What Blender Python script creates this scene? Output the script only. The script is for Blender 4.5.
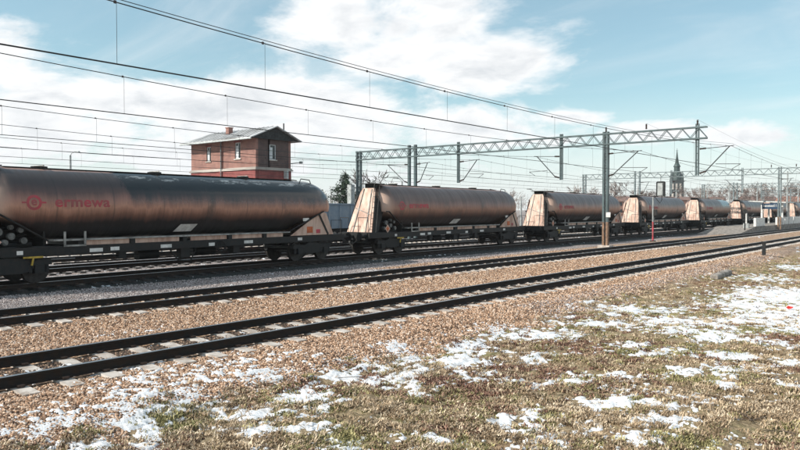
import bpy, bmesh, math, random
import numpy as np
from mathutils import Vector, Matrix
random.seed(7); rng = np.random.default_rng(11)
R = math.radians
for o in list(bpy.data.objects): bpy.data.objects.remove(o)
S = bpy.context.scene
COL = S.collection
# ------------------------------------------------------------------ camera, light, sky
FPX = 690.0; TH = math.atan(570/690.0); CT, ST = math.cos(TH), math.sin(TH); CAMH = 2.47
cam = bpy.data.cameras.new('camera'); co = bpy.data.objects.new('camera', cam); COL.objects.link(co)
cam.sensor_width = 36; cam.lens = 36*FPX/800; cam.clip_start = 0.1; cam.clip_end = 9000
co.location = (0, 0, CAMH)
co.rotation_euler = (R(90) - math.atan(15/690.0), 0, TH)
S.camera = co
SUN_EL = 36.0; SUN_AZ = -146.0          # azimuth of the sun measured from +Y towards +X
sx, sy = math.sin(R(SUN_AZ)), math.cos(R(SUN_AZ))
sd = Vector((sx*math.cos(R(SUN_EL)), sy*math.cos(R(SUN_EL)), math.sin(R(SUN_EL))))
sun = bpy.data.lights.new('sun', 'SUN'); so = bpy.data.objects.new('sun', sun); COL.objects.link(so)
sun.energy = 4.6; sun.angle = R(0.53); sun.color = (1.0, 0.93, 0.83)
so.rotation_euler = sd.to_track_quat('Z', 'Y').to_euler(); so.location = (0, 0, 60)
S.view_settings.view_transform = 'Standard'; S.view_settings.look = 'None'
S.view_settings.exposure = 0.44; S.view_settings.gamma = 1

def azel(px, py):
    u, v = (px-400)/FPX, (210-py)/FPX
    x, y = u*CT - ST, u*ST + CT
    return math.atan2(x, y), math.atan2(v, math.hypot(x, y))

class NT:
    """small helper for node trees"""
    def __init__(s, nt): s.nt = nt; nt.nodes.clear()
    def n(s, t, ins=None, **kw):
        nd = s.nt.nodes.new(t)
        for k, v in kw.items(): setattr(nd, k, v)
        for k, v in (ins or {}).items(): s.set(nd.inputs[k], v)
        return nd
    def set(s, sock, v):
        if isinstance(v, bpy.types.NodeSocket): s.nt.links.new(v, sock)
        elif isinstance(v, bpy.types.Node): s.nt.links.new(v.outputs[0], sock)
        else: sock.default_value = v
    def m(s, op, a, b=0.0, c=None, clamp=False):
        nd = s.n('ShaderNodeMath', operation=op, use_clamp=clamp)
        s.set(nd.inputs[0], a); s.set(nd.inputs[1], b)
        if c is not None: s.set(nd.inputs[2], c)
        return nd.outputs[0]
    def mr(s, v, a, b, lo=0.0, hi=1.0, smooth=True):
        nd = s.n('ShaderNodeMapRange', interpolation_type='SMOOTHSTEP' if smooth else 'LINEAR')
        for i, q in enumerate((v, a, b, lo, hi)): s.set(nd.inputs[i], q)
        return nd.outputs[0]
    def mix(s, f, a, b, blend='MIX'):
        nd = s.n('ShaderNodeMix', data_type='RGBA', blend_type=blend)
        s.set(nd.inputs[0], f); s.set(nd.inputs[6], a); s.set(nd.inputs[7], b)
        return nd.outputs[2]
    def noise(s, vec, scale, detail=4, rough=0.55, dist=0.0, color=False):
        nd = s.n('ShaderNodeTexNoise', {'Scale': scale, 'Detail': detail, 'Roughness': rough, 'Distortion': dist})
        if vec is not None: s.set(nd.inputs['Vector'], vec)
        return nd.outputs[1 if color else 0]
    def scale(s, vec, sc):
        nd = s.n('ShaderNodeMapping', {'Vector': vec, 'Scale': sc}); return nd.outputs[0]
    def ramp(s, f, stops):
        nd = s.n('ShaderNodeValToRGB', {'Fac': f}); cr = nd.color_ramp
        while len(cr.elements) < len(stops): cr.elements.new(0.5)
        for e, (p, c) in zip(cr.elements, stops): e.position = p; e.color = (*c[:3], 1)
        return nd.outputs[0]

W = bpy.data.worlds.new('World'); S.world = W; W.use_nodes = True
t = NT(W.node_tree)
tc = t.n('ShaderNodeTexCoord'); sp = t.n('ShaderNodeSeparateXYZ', {0: tc.outputs['Generated']})
sky = t.n('ShaderNodeTexSky', sky_type='NISHITA', sun_disc=False, sun_elevation=R(SUN_EL), sun_rotation=R(SUN_AZ))
sky.air_density = 1.0; sky.dust_density = 0.6; sky.ozone_density = 1.6
AZ = t.m('ARCTAN2', sp.outputs[0], sp.outputs[1]); EL = t.m('ARCSINE', sp.outputs[2])
hyp = t.m('MAXIMUM', sp.outputs[2], 0.0)
# cloud texture lives on a flat layer seen from below, bent so that it stays calm near the horizon
den = t.m('ADD', hyp, 0.28)
cv = t.n('ShaderNodeCombineXYZ', {0: t.m('DIVIDE', sp.outputs[0], den), 1: t.m('DIVIDE', sp.outputs[1], den), 2: t.m('MULTIPLY', EL, 1.6)})
n1 = t.noise(cv, 2.6, 9, 0.62, 0.25); n2 = t.noise(cv, 1.1, 5, 0.5, 0.3); n3 = t.noise(cv, 5.5, 8, 0.6, 0.6)
blobs = [(430, 25, 125, 62), (518, 50, 72, 42), (345, 22, 85, 40), (400, -40, 190, 60), (470, 72, 80, 28), (390, 60, 60, 25),
         (10, 70, 110, 34), (120, 100, 170, 34), (60, 135, 240, 45), (240, 105, 130, 40), (330, 120, 140, 45), (200, 155, 300, 42),
         (480, 130, 120, 30), (645, 132, 55, 13), (735, 138, 45, 14), (560, 118, 60, 10)]
best = None
for px, py, rx, ry in blobs:
    a, e = azel(px, py)
    dx = t.m('DIVIDE', t.m('SUBTRACT', AZ, a), rx/FPX); dy = t.m('DIVIDE', t.m('SUBTRACT', EL, e), ry/FPX)
    q = t.m('SUBTRACT', 1.0, t.m('SQRT', t.m('ADD', t.m('MULTIPLY', dx, dx), t.m('MULTIPLY', dy, dy))))
    best = q if best is None else t.m('SMOOTH_MAX', best, q, 0.15)
far_c = t.m('MULTIPLY', t.m('SUBTRACT', n2, 0.50), 5.0)          # scattered clouds over the rest of the sky
out_v = t.mr(t.m('ABSOLUTE', t.m('SUBTRACT', AZ, -TH)), 0.62, 0.95)
hi_v = t.mr(EL, 0.32, 0.5)
els = t.m('MAXIMUM', out_v, hi_v)
form = t.m('ADD', t.m('MULTIPLY', t.m('MAXIMUM', best, -1.2), t.m('SUBTRACT', 1.0, els)), t.m('MULTIPLY', far_c, els))
dens = t.m('ADD', form, t.m('MULTIPLY', t.m('SUBTRACT', n1, 0.5), 3.0))
mask = t.mr(dens, -0.12, 0.62)
veil = t.m('MULTIPLY', t.mr(t.noise(t.scale(cv.outputs[0], (0.6, 1.6, 1)), 1.7, 6, 0.6, 0.8), 0.40, 0.78), 0.36)
lowhaze = t.mr(EL, 0.18, 0.0, 0.0, 0.78)
mask2 = t.m('MAXIMUM', t.m('MAXIMUM', mask, veil), lowhaze)
shade = t.mr(t.m('ADD', t.m('MULTIPLY', n3, 0.85), t.m('MULTIPLY', t.mr(dens, 0.2, 1.9), 0.40)), 0.40, 0.86)
ccol = t.mix(shade, (7.9, 7.95, 8.0, 1), (5.2, 5.5, 5.8, 1))
ccol = t.mix(t.m('MULTIPLY', lowhaze, 0.8), ccol, (6.7, 6.95, 7.15, 1))
skyc = t.mix(1.0, sky.outputs[0], (1.02, 1.20, 1.04, 1), 'MULTIPLY')
skyc = t.mix(0.30, skyc, (4.0, 5.6, 6.4, 1))
fin = t.mix(mask2, skyc, ccol)
bg = t.n('ShaderNodeBackground', {'Color': fin, 'Strength': 0.1})
t.n('ShaderNodeOutputWorld', {'Surface': bg.outputs[0]})

# ------------------------------------------------------------------ helpers: meshes and things
class MB:
    def __init__(s): s.v = []; s.f = []
    def add(s, vs, fs):
        b = len(s.v); s.v += [tuple(p) for p in vs]; s.f += [tuple(b+i for i in f) for f in fs]; return s
    def box(s, x0, x1, y0, y1, z0, z1):
        return s.add([(x0,y0,z0),(x1,y0,z0),(x1,y1,z0),(x0,y1,z0),(x0,y0,z1),(x1,y0,z1),(x1,y1,z1),(x0,y1,z1)],
                     [(0,3,2,1),(4,5,6,7),(0,1,5,4),(1,2,6,5),(2,3,7,6),(3,0,4,7)])
    def bar(s, a, b, w=0.05, h=None):
        a, b = Vector(a), Vector(b); h = h or w; d = (b-a).normalized()
        up = Vector((0,0,1)) if abs(d.z) < 0.95 else Vector((1,0,0))
        r = d.cross(up).normalized()*w/2; q = r.cross(d).normalized()*h/2
        vs = [a-r-q, a+r-q, a+r+q, a-r+q, b-r-q, b+r-q, b+r+q, b-r+q]
        return s.add(vs, [(0,1,2,3),(7,6,5,4),(4,5,1,0),(5,6,2,1),(6,7,3,2),(7,4,0,3)])
    def tube(s, pts, r, n=8, cap=True):
        pts = [Vector(p) for p in pts]; rs = r if isinstance(r, (list, tuple)) else [r]*len(pts)
        b = len(s.v); ref = None
        for i, p in enumerate(pts):
            d = (pts[min(i+1, len(pts)-1)] - pts[max(i-1, 0)]).normalized()
            if ref is None: ref = Vector((0,0,1)) if abs(d.z) < 0.9 else Vector((1,0,0))
            u = d.cross(ref).normalized(); w = u.cross(d).normalized(); ref = w
            for k in range(n):
                a = 2*math.pi*k/n; s.v.append(tuple(p + (u*math.cos(a) + w*math.sin(a))*rs[i]))
        for i in range(len(pts)-1):
            for k in range(n):
                k2 = (k+1) % n; s.f.append((b+i*n+k, b+(i+1)*n+k, b+(i+1)*n+k2, b+i*n+k2))
        if cap:
            s.f.append(tuple(b+k for k in range(n))); s.f.append(tuple(b+(len(pts)-1)*n+k for k in reversed(range(n))))
        return s
    def prism(s, poly, axis, a, b):
        """poly: 2-D outline; extruded along axis ('x': outline is (y,z); 'y': outline is (x,z); 'z': (x,y))"""
        def P(p, q): return {'x': (q, p[0], p[1]), 'y': (p[0], q, p[1]), 'z': (p[0], p[1], q)}[axis]
        n = len(poly); vs = [P(p, a) for p in poly] + [P(p, b) for p in poly]
        return s.add(vs, [tuple(range(n))[::-1], tuple(range(n, 2*n))] + [(i, (i+1) % n, n+(i+1) % n, n+i) for i in range(n)])
    def mesh(s, name, smooth=False, fix=True):
        me = bpy.data.meshes.new(name); me.from_pydata(s.v, [], s.f)
        if fix:
            bm = bmesh.new(); bm.from_mesh(me); bmesh.ops.recalc_face_normals(bm, faces=bm.faces); bm.to_mesh(me); bm.free()
        if smooth:
            me.shade_smooth()
            try: me.set_sharp_from_angle(angle=R(40))
            except Exception: pass
        return me
    def build(s, name, mat, parent=None, smooth=False, kind=None, label=None, bevel=0, fix=True):
        o = bpy.data.objects.new(name, s.mesh(name, smooth, fix)); COL.objects.link(o)
        if mat: o.data.materials.append(mat)
        if parent: o.parent = parent
        if kind: o['kind'] = kind
        if label: o['label'] = label
        if bevel:
            md = o.modifiers.new('bevel', 'BEVEL'); md.width = bevel; md.segments = 1; md.limit_method = 'ANGLE'
        return o
def inst(name, me, parent=None, loc=(0,0,0), rot=(0,0,0), sc=(1,1,1)):
    o = bpy.data.objects.new(name, me); COL.objects.link(o); o.location = loc; o.rotation_euler = rot; o.scale = sc
    if parent: o.parent = parent
    return o
def tag(o, label, cat, group=None):
    o['label'] = label; o['category'] = cat
    if group: o['group'] = group
    return o
def thing(name, label, cat, loc=(0,0,0), rz=0, group=None):
    o = bpy.data.objects.new(name, None); COL.objects.link(o); o.location = loc; o.rotation_euler = (0,0,rz)
    o.empty_display_size = 0.2
    return tag(o, label, cat, group)
def copy_tree(o, parent=None):
    c = o.copy(); COL.objects.link(c)
    if parent: c.parent = parent
    for ch in list(o.children): copy_tree(ch, c)
    return c
def struct(o): o['kind'] = 'structure'; return o

# ------------------------------------------------------------------ materials
def mat(name, col, rough=0.7, metal=0.0, var=0.25, scale=6.0, bump=0.0, col2=None, spec=0.5, stretch=(1,1,1)):
    m = bpy.data.materials.new(name); m.use_nodes = True; t = NT(m.node_tree)
    tc = t.n('ShaderNodeTexCoord'); oi = t.n('ShaderNodeObjectInfo')
    vec = t.n('ShaderNodeVectorMath', {0: tc.outputs['Object'], 1: t.n('ShaderNodeCombineXYZ', {0: t.m('MULTIPLY', oi.outputs['Random'], 37.0)})}).outputs[0]
    vec = t.scale(vec, stretch)
    n = t.noise(vec, scale, 6, 0.65); c2 = col2 or tuple(c*(1-var*1.6) for c in col)
    f = t.mr(n, 0.36, 0.66)
    c = t.mix(f, (*col, 1), (*c2, 1))
    c = t.mix(t.mr(oi.outputs['Random'], 0, 1, 0.0, var*0.6, False), c, (*[q*0.55 for q in col], 1))
    bs = t.n('ShaderNodeBsdfPrincipled', {'Base Color': c, 'Roughness': t.mr(n, 0.3, 0.7, rough*0.85, min(1, rough*1.15)), 'Metallic': metal, 'Specular IOR Level': spec})
    if bump:
        t.set(bs.inputs['Normal'], t.n('ShaderNodeBump', {'Height': t.noise(vec, scale*4, 5, 0.6), 'Strength': 0.6, 'Distance': bump}).outputs[0])
    t.n('ShaderNodeOutputMaterial', {'Surface': bs.outputs[0]})
    return m
M = {}
M['rail'] = mat('rusty_rail', (0.016, 0.014, 0.013), 0.75, 0.0, 0.4, 9, 0.002, col2=(0.034, 0.022, 0.016), spec=0.25)
M['railtop'] = mat('polished_rail_head', (0.62, 0.62, 0.62), 0.32, 0.9, 0.2, 5)
M['conc'] = mat('weathered_concrete', (0.52, 0.485, 0.45), 0.9, 0, 0.35, 4, 0.004, col2=(0.27, 0.225, 0.19))
M['shadeconc'] = mat('shaded_dirty_concrete', (0.045, 0.042, 0.040), 0.9, 0, 0.35, 7, 0.004)  # dirty sleeper concrete, darkened to paint in the train's shade
M['clip'] = mat('rusty_clip', (0.06, 0.035, 0.025), 0.8, 0, 0.3, 20)
M['black'] = mat('grimy_black_steel', (0.009, 0.012, 0.014), 0.6, 0, 0.4, 5, 0.002, col2=(0.024, 0.022, 0.021), spec=0.3)
M['wheel'] = mat('wheel_steel', (0.035, 0.03, 0.028), 0.6, 0.3, 0.3, 8)
M['tread'] = mat('bright_wheel_tread', (0.45, 0.44, 0.43), 0.4, 0.8, 0.3, 8)
M['beige'] = mat('dusty_beige_paint', (0.62, 0.45, 0.365), 0.65, 0, 0.3, 2.6, 0, col2=(0.38, 0.235, 0.18), stretch=(1, 1, 0.3))
M['sill'] = mat('dusty_light_beam', (0.40, 0.40, 0.38), 0.7, 0, 0.4, 3)
M['flange'] = mat('dusty_valve_metal', (0.15, 0.16, 0.16), 0.5, 0.2, 0.4, 6)
M['white'] = mat('off_white_paint', (0.74, 0.74, 0.72), 0.5, 0, 0.2, 3)
M['red'] = mat('faded_red_paint', (0.52, 0.045, 0.075), 0.6, 0, 0.35, 2.4, col2=(0.27, 0.09, 0.09))
M['orange'] = mat('orange_plate_paint', (0.60, 0.13, 0.03), 0.5, 0, 0.3, 3)
M['yellow'] = mat('yellow_paint', (0.55, 0.38, 0.05), 0.5, 0, 0.3, 3)
M['green'] = mat('green_grey_mast_paint', (0.085, 0.125, 0.135), 0.5, 0.0, 0.35, 3, 0, col2=(0.05, 0.075, 0.08), stretch=(1, 1, 0.3))
M['mastlight'] = mat('pale_galvanised_mast', (0.44, 0.47, 0.47), 0.5, 0.2, 0.3, 3)
M['mastrust'] = mat('rust_stained_mast_foot', (0.28, 0.17, 0.11), 0.8, 0, 0.4, 3)
M['wire'] = mat('oxidised_copper_wire', (0.03, 0.036, 0.04), 0.5, 0.2, 0.2, 3)
M['insul'] = mat('brown_porcelain', (0.05, 0.028, 0.02), 0.25, 0, 0.2, 3)
M['roofmetal'] = mat('pale_tin_roof', (0.56, 0.57, 0.58), 0.5, 0.0, 0.35, 0.45, 0, col2=(0.16, 0.155, 0.15))
M['darkwood'] = mat('dark_weathered_boards', (0.030, 0.033, 0.034), 0.85, 0, 0.3, 4)
M['glass'] = mat('dusty_dark_window_glass', (0.02, 0.025, 0.03), 0.12, 0, 0.2, 2)
M['curtain'] = mat('pale_window_blind', (0.62, 0.66, 0.68), 0.6, 0, 0.15, 2)
M['bluew'] = mat('faded_blue_grey_wagon_paint', (0.22, 0.30, 0.38), 0.65, 0, 0.3, 1.5, col2=(0.32, 0.38, 0.43))
M['copper'] = mat('green_copper_spire', (0.018, 0.045, 0.042), 0.7, 0, 0.3, 0.5)
M['darkstone'] = mat('dark_tower_stone', (0.03, 0.042, 0.045), 0.9, 0, 0.3, 0.4)
M['farbrick'] = mat('far_pink_brick', (0.36, 0.18, 0.13), 0.9, 0, 0.25, 0.3)
M['farroof'] = mat('far_roof', (0.20, 0.12, 0.10), 0.9, 0, 0.25, 0.3)
M['farwall'] = mat('far_pale_render', (0.50, 0.46, 0.42), 0.9, 0, 0.25, 0.2)
M['bark'] = mat('bare_bark', (0.11, 0.085, 0.07), 0.95, 0, 0.3, 3)
M['farbark'] = mat('haze_paled_bark', (0.24, 0.18, 0.155), 0.95, 0, 0.3, 0.5)  # bark lightened to paint in the distance haze
M['needle'] = mat('evergreen_needles', (0.022, 0.050, 0.030), 0.8, 0, 0.5, 1.2, col2=(0.045, 0.075, 0.04))
M['navy'] = mat('navy_sign_enamel', (0.012, 0.045, 0.10), 0.4, 0, 0.2, 2)
M['dkconc'] = mat('worn_dark_paving', (0.30, 0.27, 0.24), 0.9, 0, 0.35, 3, 0.004)
M['farmast'] = mat('haze_and_pipe_grey', (0.20, 0.25, 0.265), 0.6, 0.0, 0.3, 3)  # paler than the near mast to paint in haze; also one downpipe
M['litter'] = mat('red_litter', (0.60, 0.03, 0.02), 0.5, 0, 0.2, 9)
M['frost'] = mat('thin_snow_on_steel', (0.78, 0.80, 0.82), 0.6, 0, 0.2, 6)
M['pipe'] = mat('pale_downpipe', (0.5, 0.55, 0.56), 0.5, 0, 0.2, 3)

def brickmat(name, c1, c2, mortar, upper=None):
    m = bpy.data.materials.new(name); m.use_nodes = True; t = NT(m.node_tree)
    tc = t.n('ShaderNodeTexCoord'); g = t.n('ShaderNodeNewGeometry')
    s = t.n('ShaderNodeSeparateXYZ', {0: tc.outputs['Object']})
    u = t.m('ADD', s.outputs[0], s.outputs[1])
    v = t.n('ShaderNodeCombineXYZ', {0: u, 1: s.outputs[2]})
    br = t.n('ShaderNodeTexBrick', {'Vector': v, 'Scale': 1.0, 'Color1': (*c1, 1), 'Color2': (*c2, 1), 'Mortar': (*mortar, 1),
             'Mortar Size': 0.008, 'Brick Width': 0.26, 'Row Height': 0.077, 'Bias': 0.0})
    n = t.noise(tc.outputs['Object'], 0.9, 7, 0.65); n2 = t.noise(t.scale(tc.outputs['Object'], (3, 3, 0.4)), 1.5, 6, 0.6)
    c = t.mix(t.mr(n, 0.42, 0.66, 0, 0.55), br.outputs[0], (c1[0]*0.45, c1[1]*0.5, c1[2]*0.6, 1))
    c = t.mix(t.mr(n2, 0.5, 0.72, 0, 0.35), c, (c1[0]*1.25, c1[1]*1.6, c1[2]*1.7, 1))
    bs = t.n('ShaderNodeBsdfPrincipled', {'Base Color': c, 'Roughness': 0.92,
             'Normal': t.n('ShaderNodeBump', {'Height': br.outputs[1], 'Strength': 0.5, 'Distance': 0.01, }).outputs[0]})
    t.n('ShaderNodeOutputMaterial', {'Surface': bs.outputs[0]}); return m
M['brick_up'] = brickmat('old_pinkish_brick', (0.31, 0.145, 0.115), (0.24, 0.105, 0.08), (0.34, 0.27, 0.24))
M['brick_lo'] = brickmat('red_painted_brick', (0.27, 0.065, 0.06), (0.21, 0.045, 0.045), (0.26, 0.14, 0.12))
M['brick_shade'] = brickmat('shade_darkened_brick', (0.12, 0.075, 0.066), (0.08, 0.055, 0.052), (0.13, 0.105, 0.10))  # brick darkened to paint in shade on the gable side

def tank_material():
    """spill streaks over a height ramp: dark crown, lighter belt, dark belly, in the tank's own coordinates"""
    m = bpy.data.materials.new('streaked_tank_shell'); m.use_nodes = True; t = NT(m.node_tree)
    tc = t.n('ShaderNodeTexCoord'); oi = t.n('ShaderNodeObjectInfo'); s = t.n('ShaderNodeSeparateXYZ', {0: tc.outputs['Object']})
    off = t.n('ShaderNodeCombineXYZ', {1: t.m('MULTIPLY', oi.outputs['Random'], 91.0)})
    v = t.n('ShaderNodeVectorMath', {0: tc.outputs['Object'], 1: off}).outputs[0]
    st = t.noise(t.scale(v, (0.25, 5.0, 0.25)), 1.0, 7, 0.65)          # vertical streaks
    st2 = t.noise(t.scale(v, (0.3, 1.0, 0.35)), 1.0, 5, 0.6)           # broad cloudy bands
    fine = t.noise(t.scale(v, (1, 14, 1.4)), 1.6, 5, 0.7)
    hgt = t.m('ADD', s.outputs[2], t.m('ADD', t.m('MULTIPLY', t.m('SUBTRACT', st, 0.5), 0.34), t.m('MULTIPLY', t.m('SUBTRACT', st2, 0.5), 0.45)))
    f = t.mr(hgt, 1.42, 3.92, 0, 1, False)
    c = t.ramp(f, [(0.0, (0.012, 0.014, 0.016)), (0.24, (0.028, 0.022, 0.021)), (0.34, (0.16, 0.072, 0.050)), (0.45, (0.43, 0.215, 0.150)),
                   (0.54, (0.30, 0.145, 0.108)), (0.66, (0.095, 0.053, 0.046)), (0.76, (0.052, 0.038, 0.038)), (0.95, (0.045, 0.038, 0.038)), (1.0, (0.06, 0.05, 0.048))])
    hs_ = t.m('FRACT', t.m('ADD', t.m('MULTIPLY', t.m('ADD', s.outputs[1], t.m('MULTIPLY', st2, 1.2)), 1/4.6), t.m('MULTIPLY', oi.outputs['Random'], 0.6)))
    sp1 = t.mr(t.m('ABSOLUTE', t.m('SUBTRACT', hs_, 0.5)), 0.10, 0.02)
    spill = t.m('MULTIPLY', sp1, t.mr(t.noise(t.scale(v, (0.3, 0.6, 0.5)), 1.0, 5, 0.7), 0.42, 0.62))
    c = t.mix(t.m('MULTIPLY', spill, 0.75), c, (0.045, 0.036, 0.034, 1))
    c = t.mix(t.mr(oi.outputs['Random'], 0.3, 1.0, 0.0, 0.35, False), c, (0.11, 0.062, 0.05, 1))
    c = t.mix(t.mr(fine, 0.46, 0.72, 0, 0.42), c, (0.06, 0.05, 0.046, 1))
    # rain-washed dark glossy area (stored on each wagon as the place where it starts)
    at = t.n('ShaderNodeAttribute', attribute_type='OBJECT', attribute_name='washed_from')
    wet = t.m('MULTIPLY', t.mr(t.m('ADD', s.outputs[1], t.m('MULTIPLY', t.m('SUBTRACT', st2, 0.5), 2.5)), at.outputs['Fac'], t.m('ADD', at.outputs['Fac'], 0.5)), t.mr(hgt, 2.45, 3.25))
    c = t.mix(t.m('MULTIPLY', wet, 0.9), c, (0.014, 0.019, 0.021, 1))
    pale_streak = t.m('MULTIPLY', t.mr(t.noise(t.scale(v, (0.4, 0.9, 5.0)), 1.6, 8, 0.75), 0.50, 0.62), t.m('MULTIPLY', t.mr(s.outputs[2], 3.56, 3.66), t.mr(s.outputs[2], 3.82, 3.74)))  # pale streaks high on the dark glossy area
    c = t.mix(t.m('MULTIPLY', t.m('MULTIPLY', pale_streak, wet), 0.5), c, (0.55, 0.60, 0.62, 1))
    # pinkish dust along the ridge
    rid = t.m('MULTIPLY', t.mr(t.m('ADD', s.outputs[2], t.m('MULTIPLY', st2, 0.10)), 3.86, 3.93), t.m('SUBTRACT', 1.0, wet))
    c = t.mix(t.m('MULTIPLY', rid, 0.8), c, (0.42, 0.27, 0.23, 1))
    # pale front end, fading toward the crown
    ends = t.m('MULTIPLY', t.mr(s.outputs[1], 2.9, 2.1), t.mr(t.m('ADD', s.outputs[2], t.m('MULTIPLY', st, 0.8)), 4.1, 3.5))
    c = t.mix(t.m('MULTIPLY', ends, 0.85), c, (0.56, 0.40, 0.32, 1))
    rg = t.mr(st, 0.3, 0.7, 0.28, 0.50); rg = t.m('ADD', t.m('MULTIPLY', rg, t.m('SUBTRACT', 1.0, wet)), t.m('MULTIPLY', wet, 0.16))
    # weld seams between shell plates
    fr = t.m('ABSOLUTE', t.m('SUBTRACT', t.m('FRACT', t.m('MULTIPLY', s.outputs[1], 1/2.1)), 0.5))
    seam = t.mr(fr, 0.478, 0.492); c = t.mix(t.m('MULTIPLY', seam, 0.4), c, (0.03, 0.025, 0.025, 1))
    bp = t.n('ShaderNodeBump', {'Height': t.m('ADD', t.m('MULTIPLY', seam, 0.6), t.m('ADD', fine, st2)), 'Strength': 0.35, 'Distance': 0.006})
    bs = t.n('ShaderNodeBsdfPrincipled', {'Base Color': c, 'Roughness': rg, 'Specular IOR Level': 0.6, 'Normal': bp.outputs[0]})
    t.n('ShaderNodeOutputMaterial', {'Surface': bs.outputs[0]}); return m
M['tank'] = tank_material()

# ------------------------------------------------------------------ ground
def hashn(ix, iy, seed):
    n = (ix.astype(np.int64)*374761393 + iy.astype(np.int64)*668265263 + seed*1274126177) & 0xFFFFFFFF
    n = ((n ^ (n >> 13))*1274126177) & 0xFFFFFFFF; n = n ^ (n >> 16)
    return (n & 0xFFFFFF)/float(0xFFFFFF)
def vnoise(x, y, seed=0):
    ix, iy = np.floor(x), np.floor(y); fx, fy = x-ix, y-iy
    fx = fx*fx*fx*(fx*(fx*6-15)+10); fy = fy*fy*fy*(fy*(fy*6-15)+10)
    a, b = hashn(ix, iy, seed), hashn(ix+1, iy, seed); c, d = hashn(ix, iy+1, seed), hashn(ix+1, iy+1, seed)
    return (a*(1-fx)+b*fx)*(1-fy) + (c*(1-fx)+d*fx)*fy
def fbm(x, y, seed=0, oct=4, rough=0.5):
    v = 0; a = 1; tot = 0
    for i in range(oct):
        v = v + a*vnoise(x*2**i + 17.3*i, y*2**i - 9.1*i, seed+i); tot += a; a *= rough
    return v/tot
def sstep(x, a, b):
    q = np.clip((x-a)/(b-a), 0, 1); return q*q*(3-2*q)
D_NEAR, D_FAR, D_TRAIN, D_4, D_5, D_6 = 11.75, 17.8, 26.0, 31.2, 36.3, 41.2
TRACKS = [D_NEAR, D_FAR, D_TRAIN, D_4, D_5, D_6]
def bed_edge(Y): return 9.35 + 0.35*(fbm(Y*0.5, Y*0+3, 5, 3)-0.5)
def gheight(X, Y):
    D = -X
    e = 9.35
    inb = sstep(D, e-1.1, e+0.3)                                   # 1 on the ballast
    z = -0.215*inb + (-0.47)*(1-inb)
    z = z - 0.06*inb*(1-np.minimum(1, sum(np.exp(-((D-q)/1.9)**4) for q in TRACKS)))
    field = (fbm(X*0.35, Y*0.35, 21, 3)-0.5)*0.16 + (fbm(X*1.6, Y*1.6, 31, 3)-0.5)*0.07 + (fbm(X*6, Y*6, 41, 3)-0.5)*0.07
    r = np.sqrt(X*X+Y*Y); fade = 1/(1+(r/60)**2)
    z = z + field*(1-inb)*fade + (fbm(X*5, Y*5, 51, 2)-0.5)*0.02*inb*fade
    z = z + 0.035*(1-inb)*sstep(D, -10, 8)*0
    return z
def unpix(px, py, z=-0.42):
    u = (px-400)/FPX; zc = (CAMH-z)*FPX/(py-210.0); r = u*zc
    return r*CT-zc*ST, r*ST+zc*CT
# drifts of old snow, each an ellipse on the ground (long axis across the view), world coordinates
SN = []
for px, py, rx, ry in [(305,391,30,11),(270,382,30,6),(420,368,62,8),(385,376,45,7),(445,357,45,6),(470,346,26,5),(395,352,20,4),(345,376,25,4),
        (540,332,40,4),(585,322,40,4),(620,308,40,5),(530,356,22,5),(610,375,45,5),(585,381,35,5),(640,389,30,4),(520,380,45,4),(620,401,40,6),(660,420,34,5),(700,400,30,3),
        (700,322,50,5),(672,330,30,4),(740,303,35,6),(780,295,40,9),(770,318,45,9),(720,333,40,5),(770,340,35,4),(785,280,30,5),(755,290,20,4),
        (725,368,18,6),(760,366,16,4),(790,362,20,4),(690,372,14,4),(722,385,12,3),(500,420,7,6),(535,414,9,4),(145,436,14,8),(85,442,20,5),(30,440,34,5),(120,425,40,5),
        (200,402,36,7),(250,412,40,6),(262,425,28,5),(225,420,24,5),(30,410,50,8),(100,412,40,7),(60,428,40,5),(165,395,30,5),(240,385,30,5),(330,400,20,5),
        (660,352,30,4),(640,345,20,3),(340,448,20,4),(440,442,10,4),(555,440,12,4),(415,392,10,4),(310,424,24,5),(740,355,25,4),(795,312,20,8),(640,440,12,4),(790,385,18,4)]:
    c = unpix(px, py); e1 = unpix(px+rx, py); e2 = unpix(px, py-ry)
    SN.append((c, math.dist(c, e1), math.dist(c, e2)))
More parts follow.
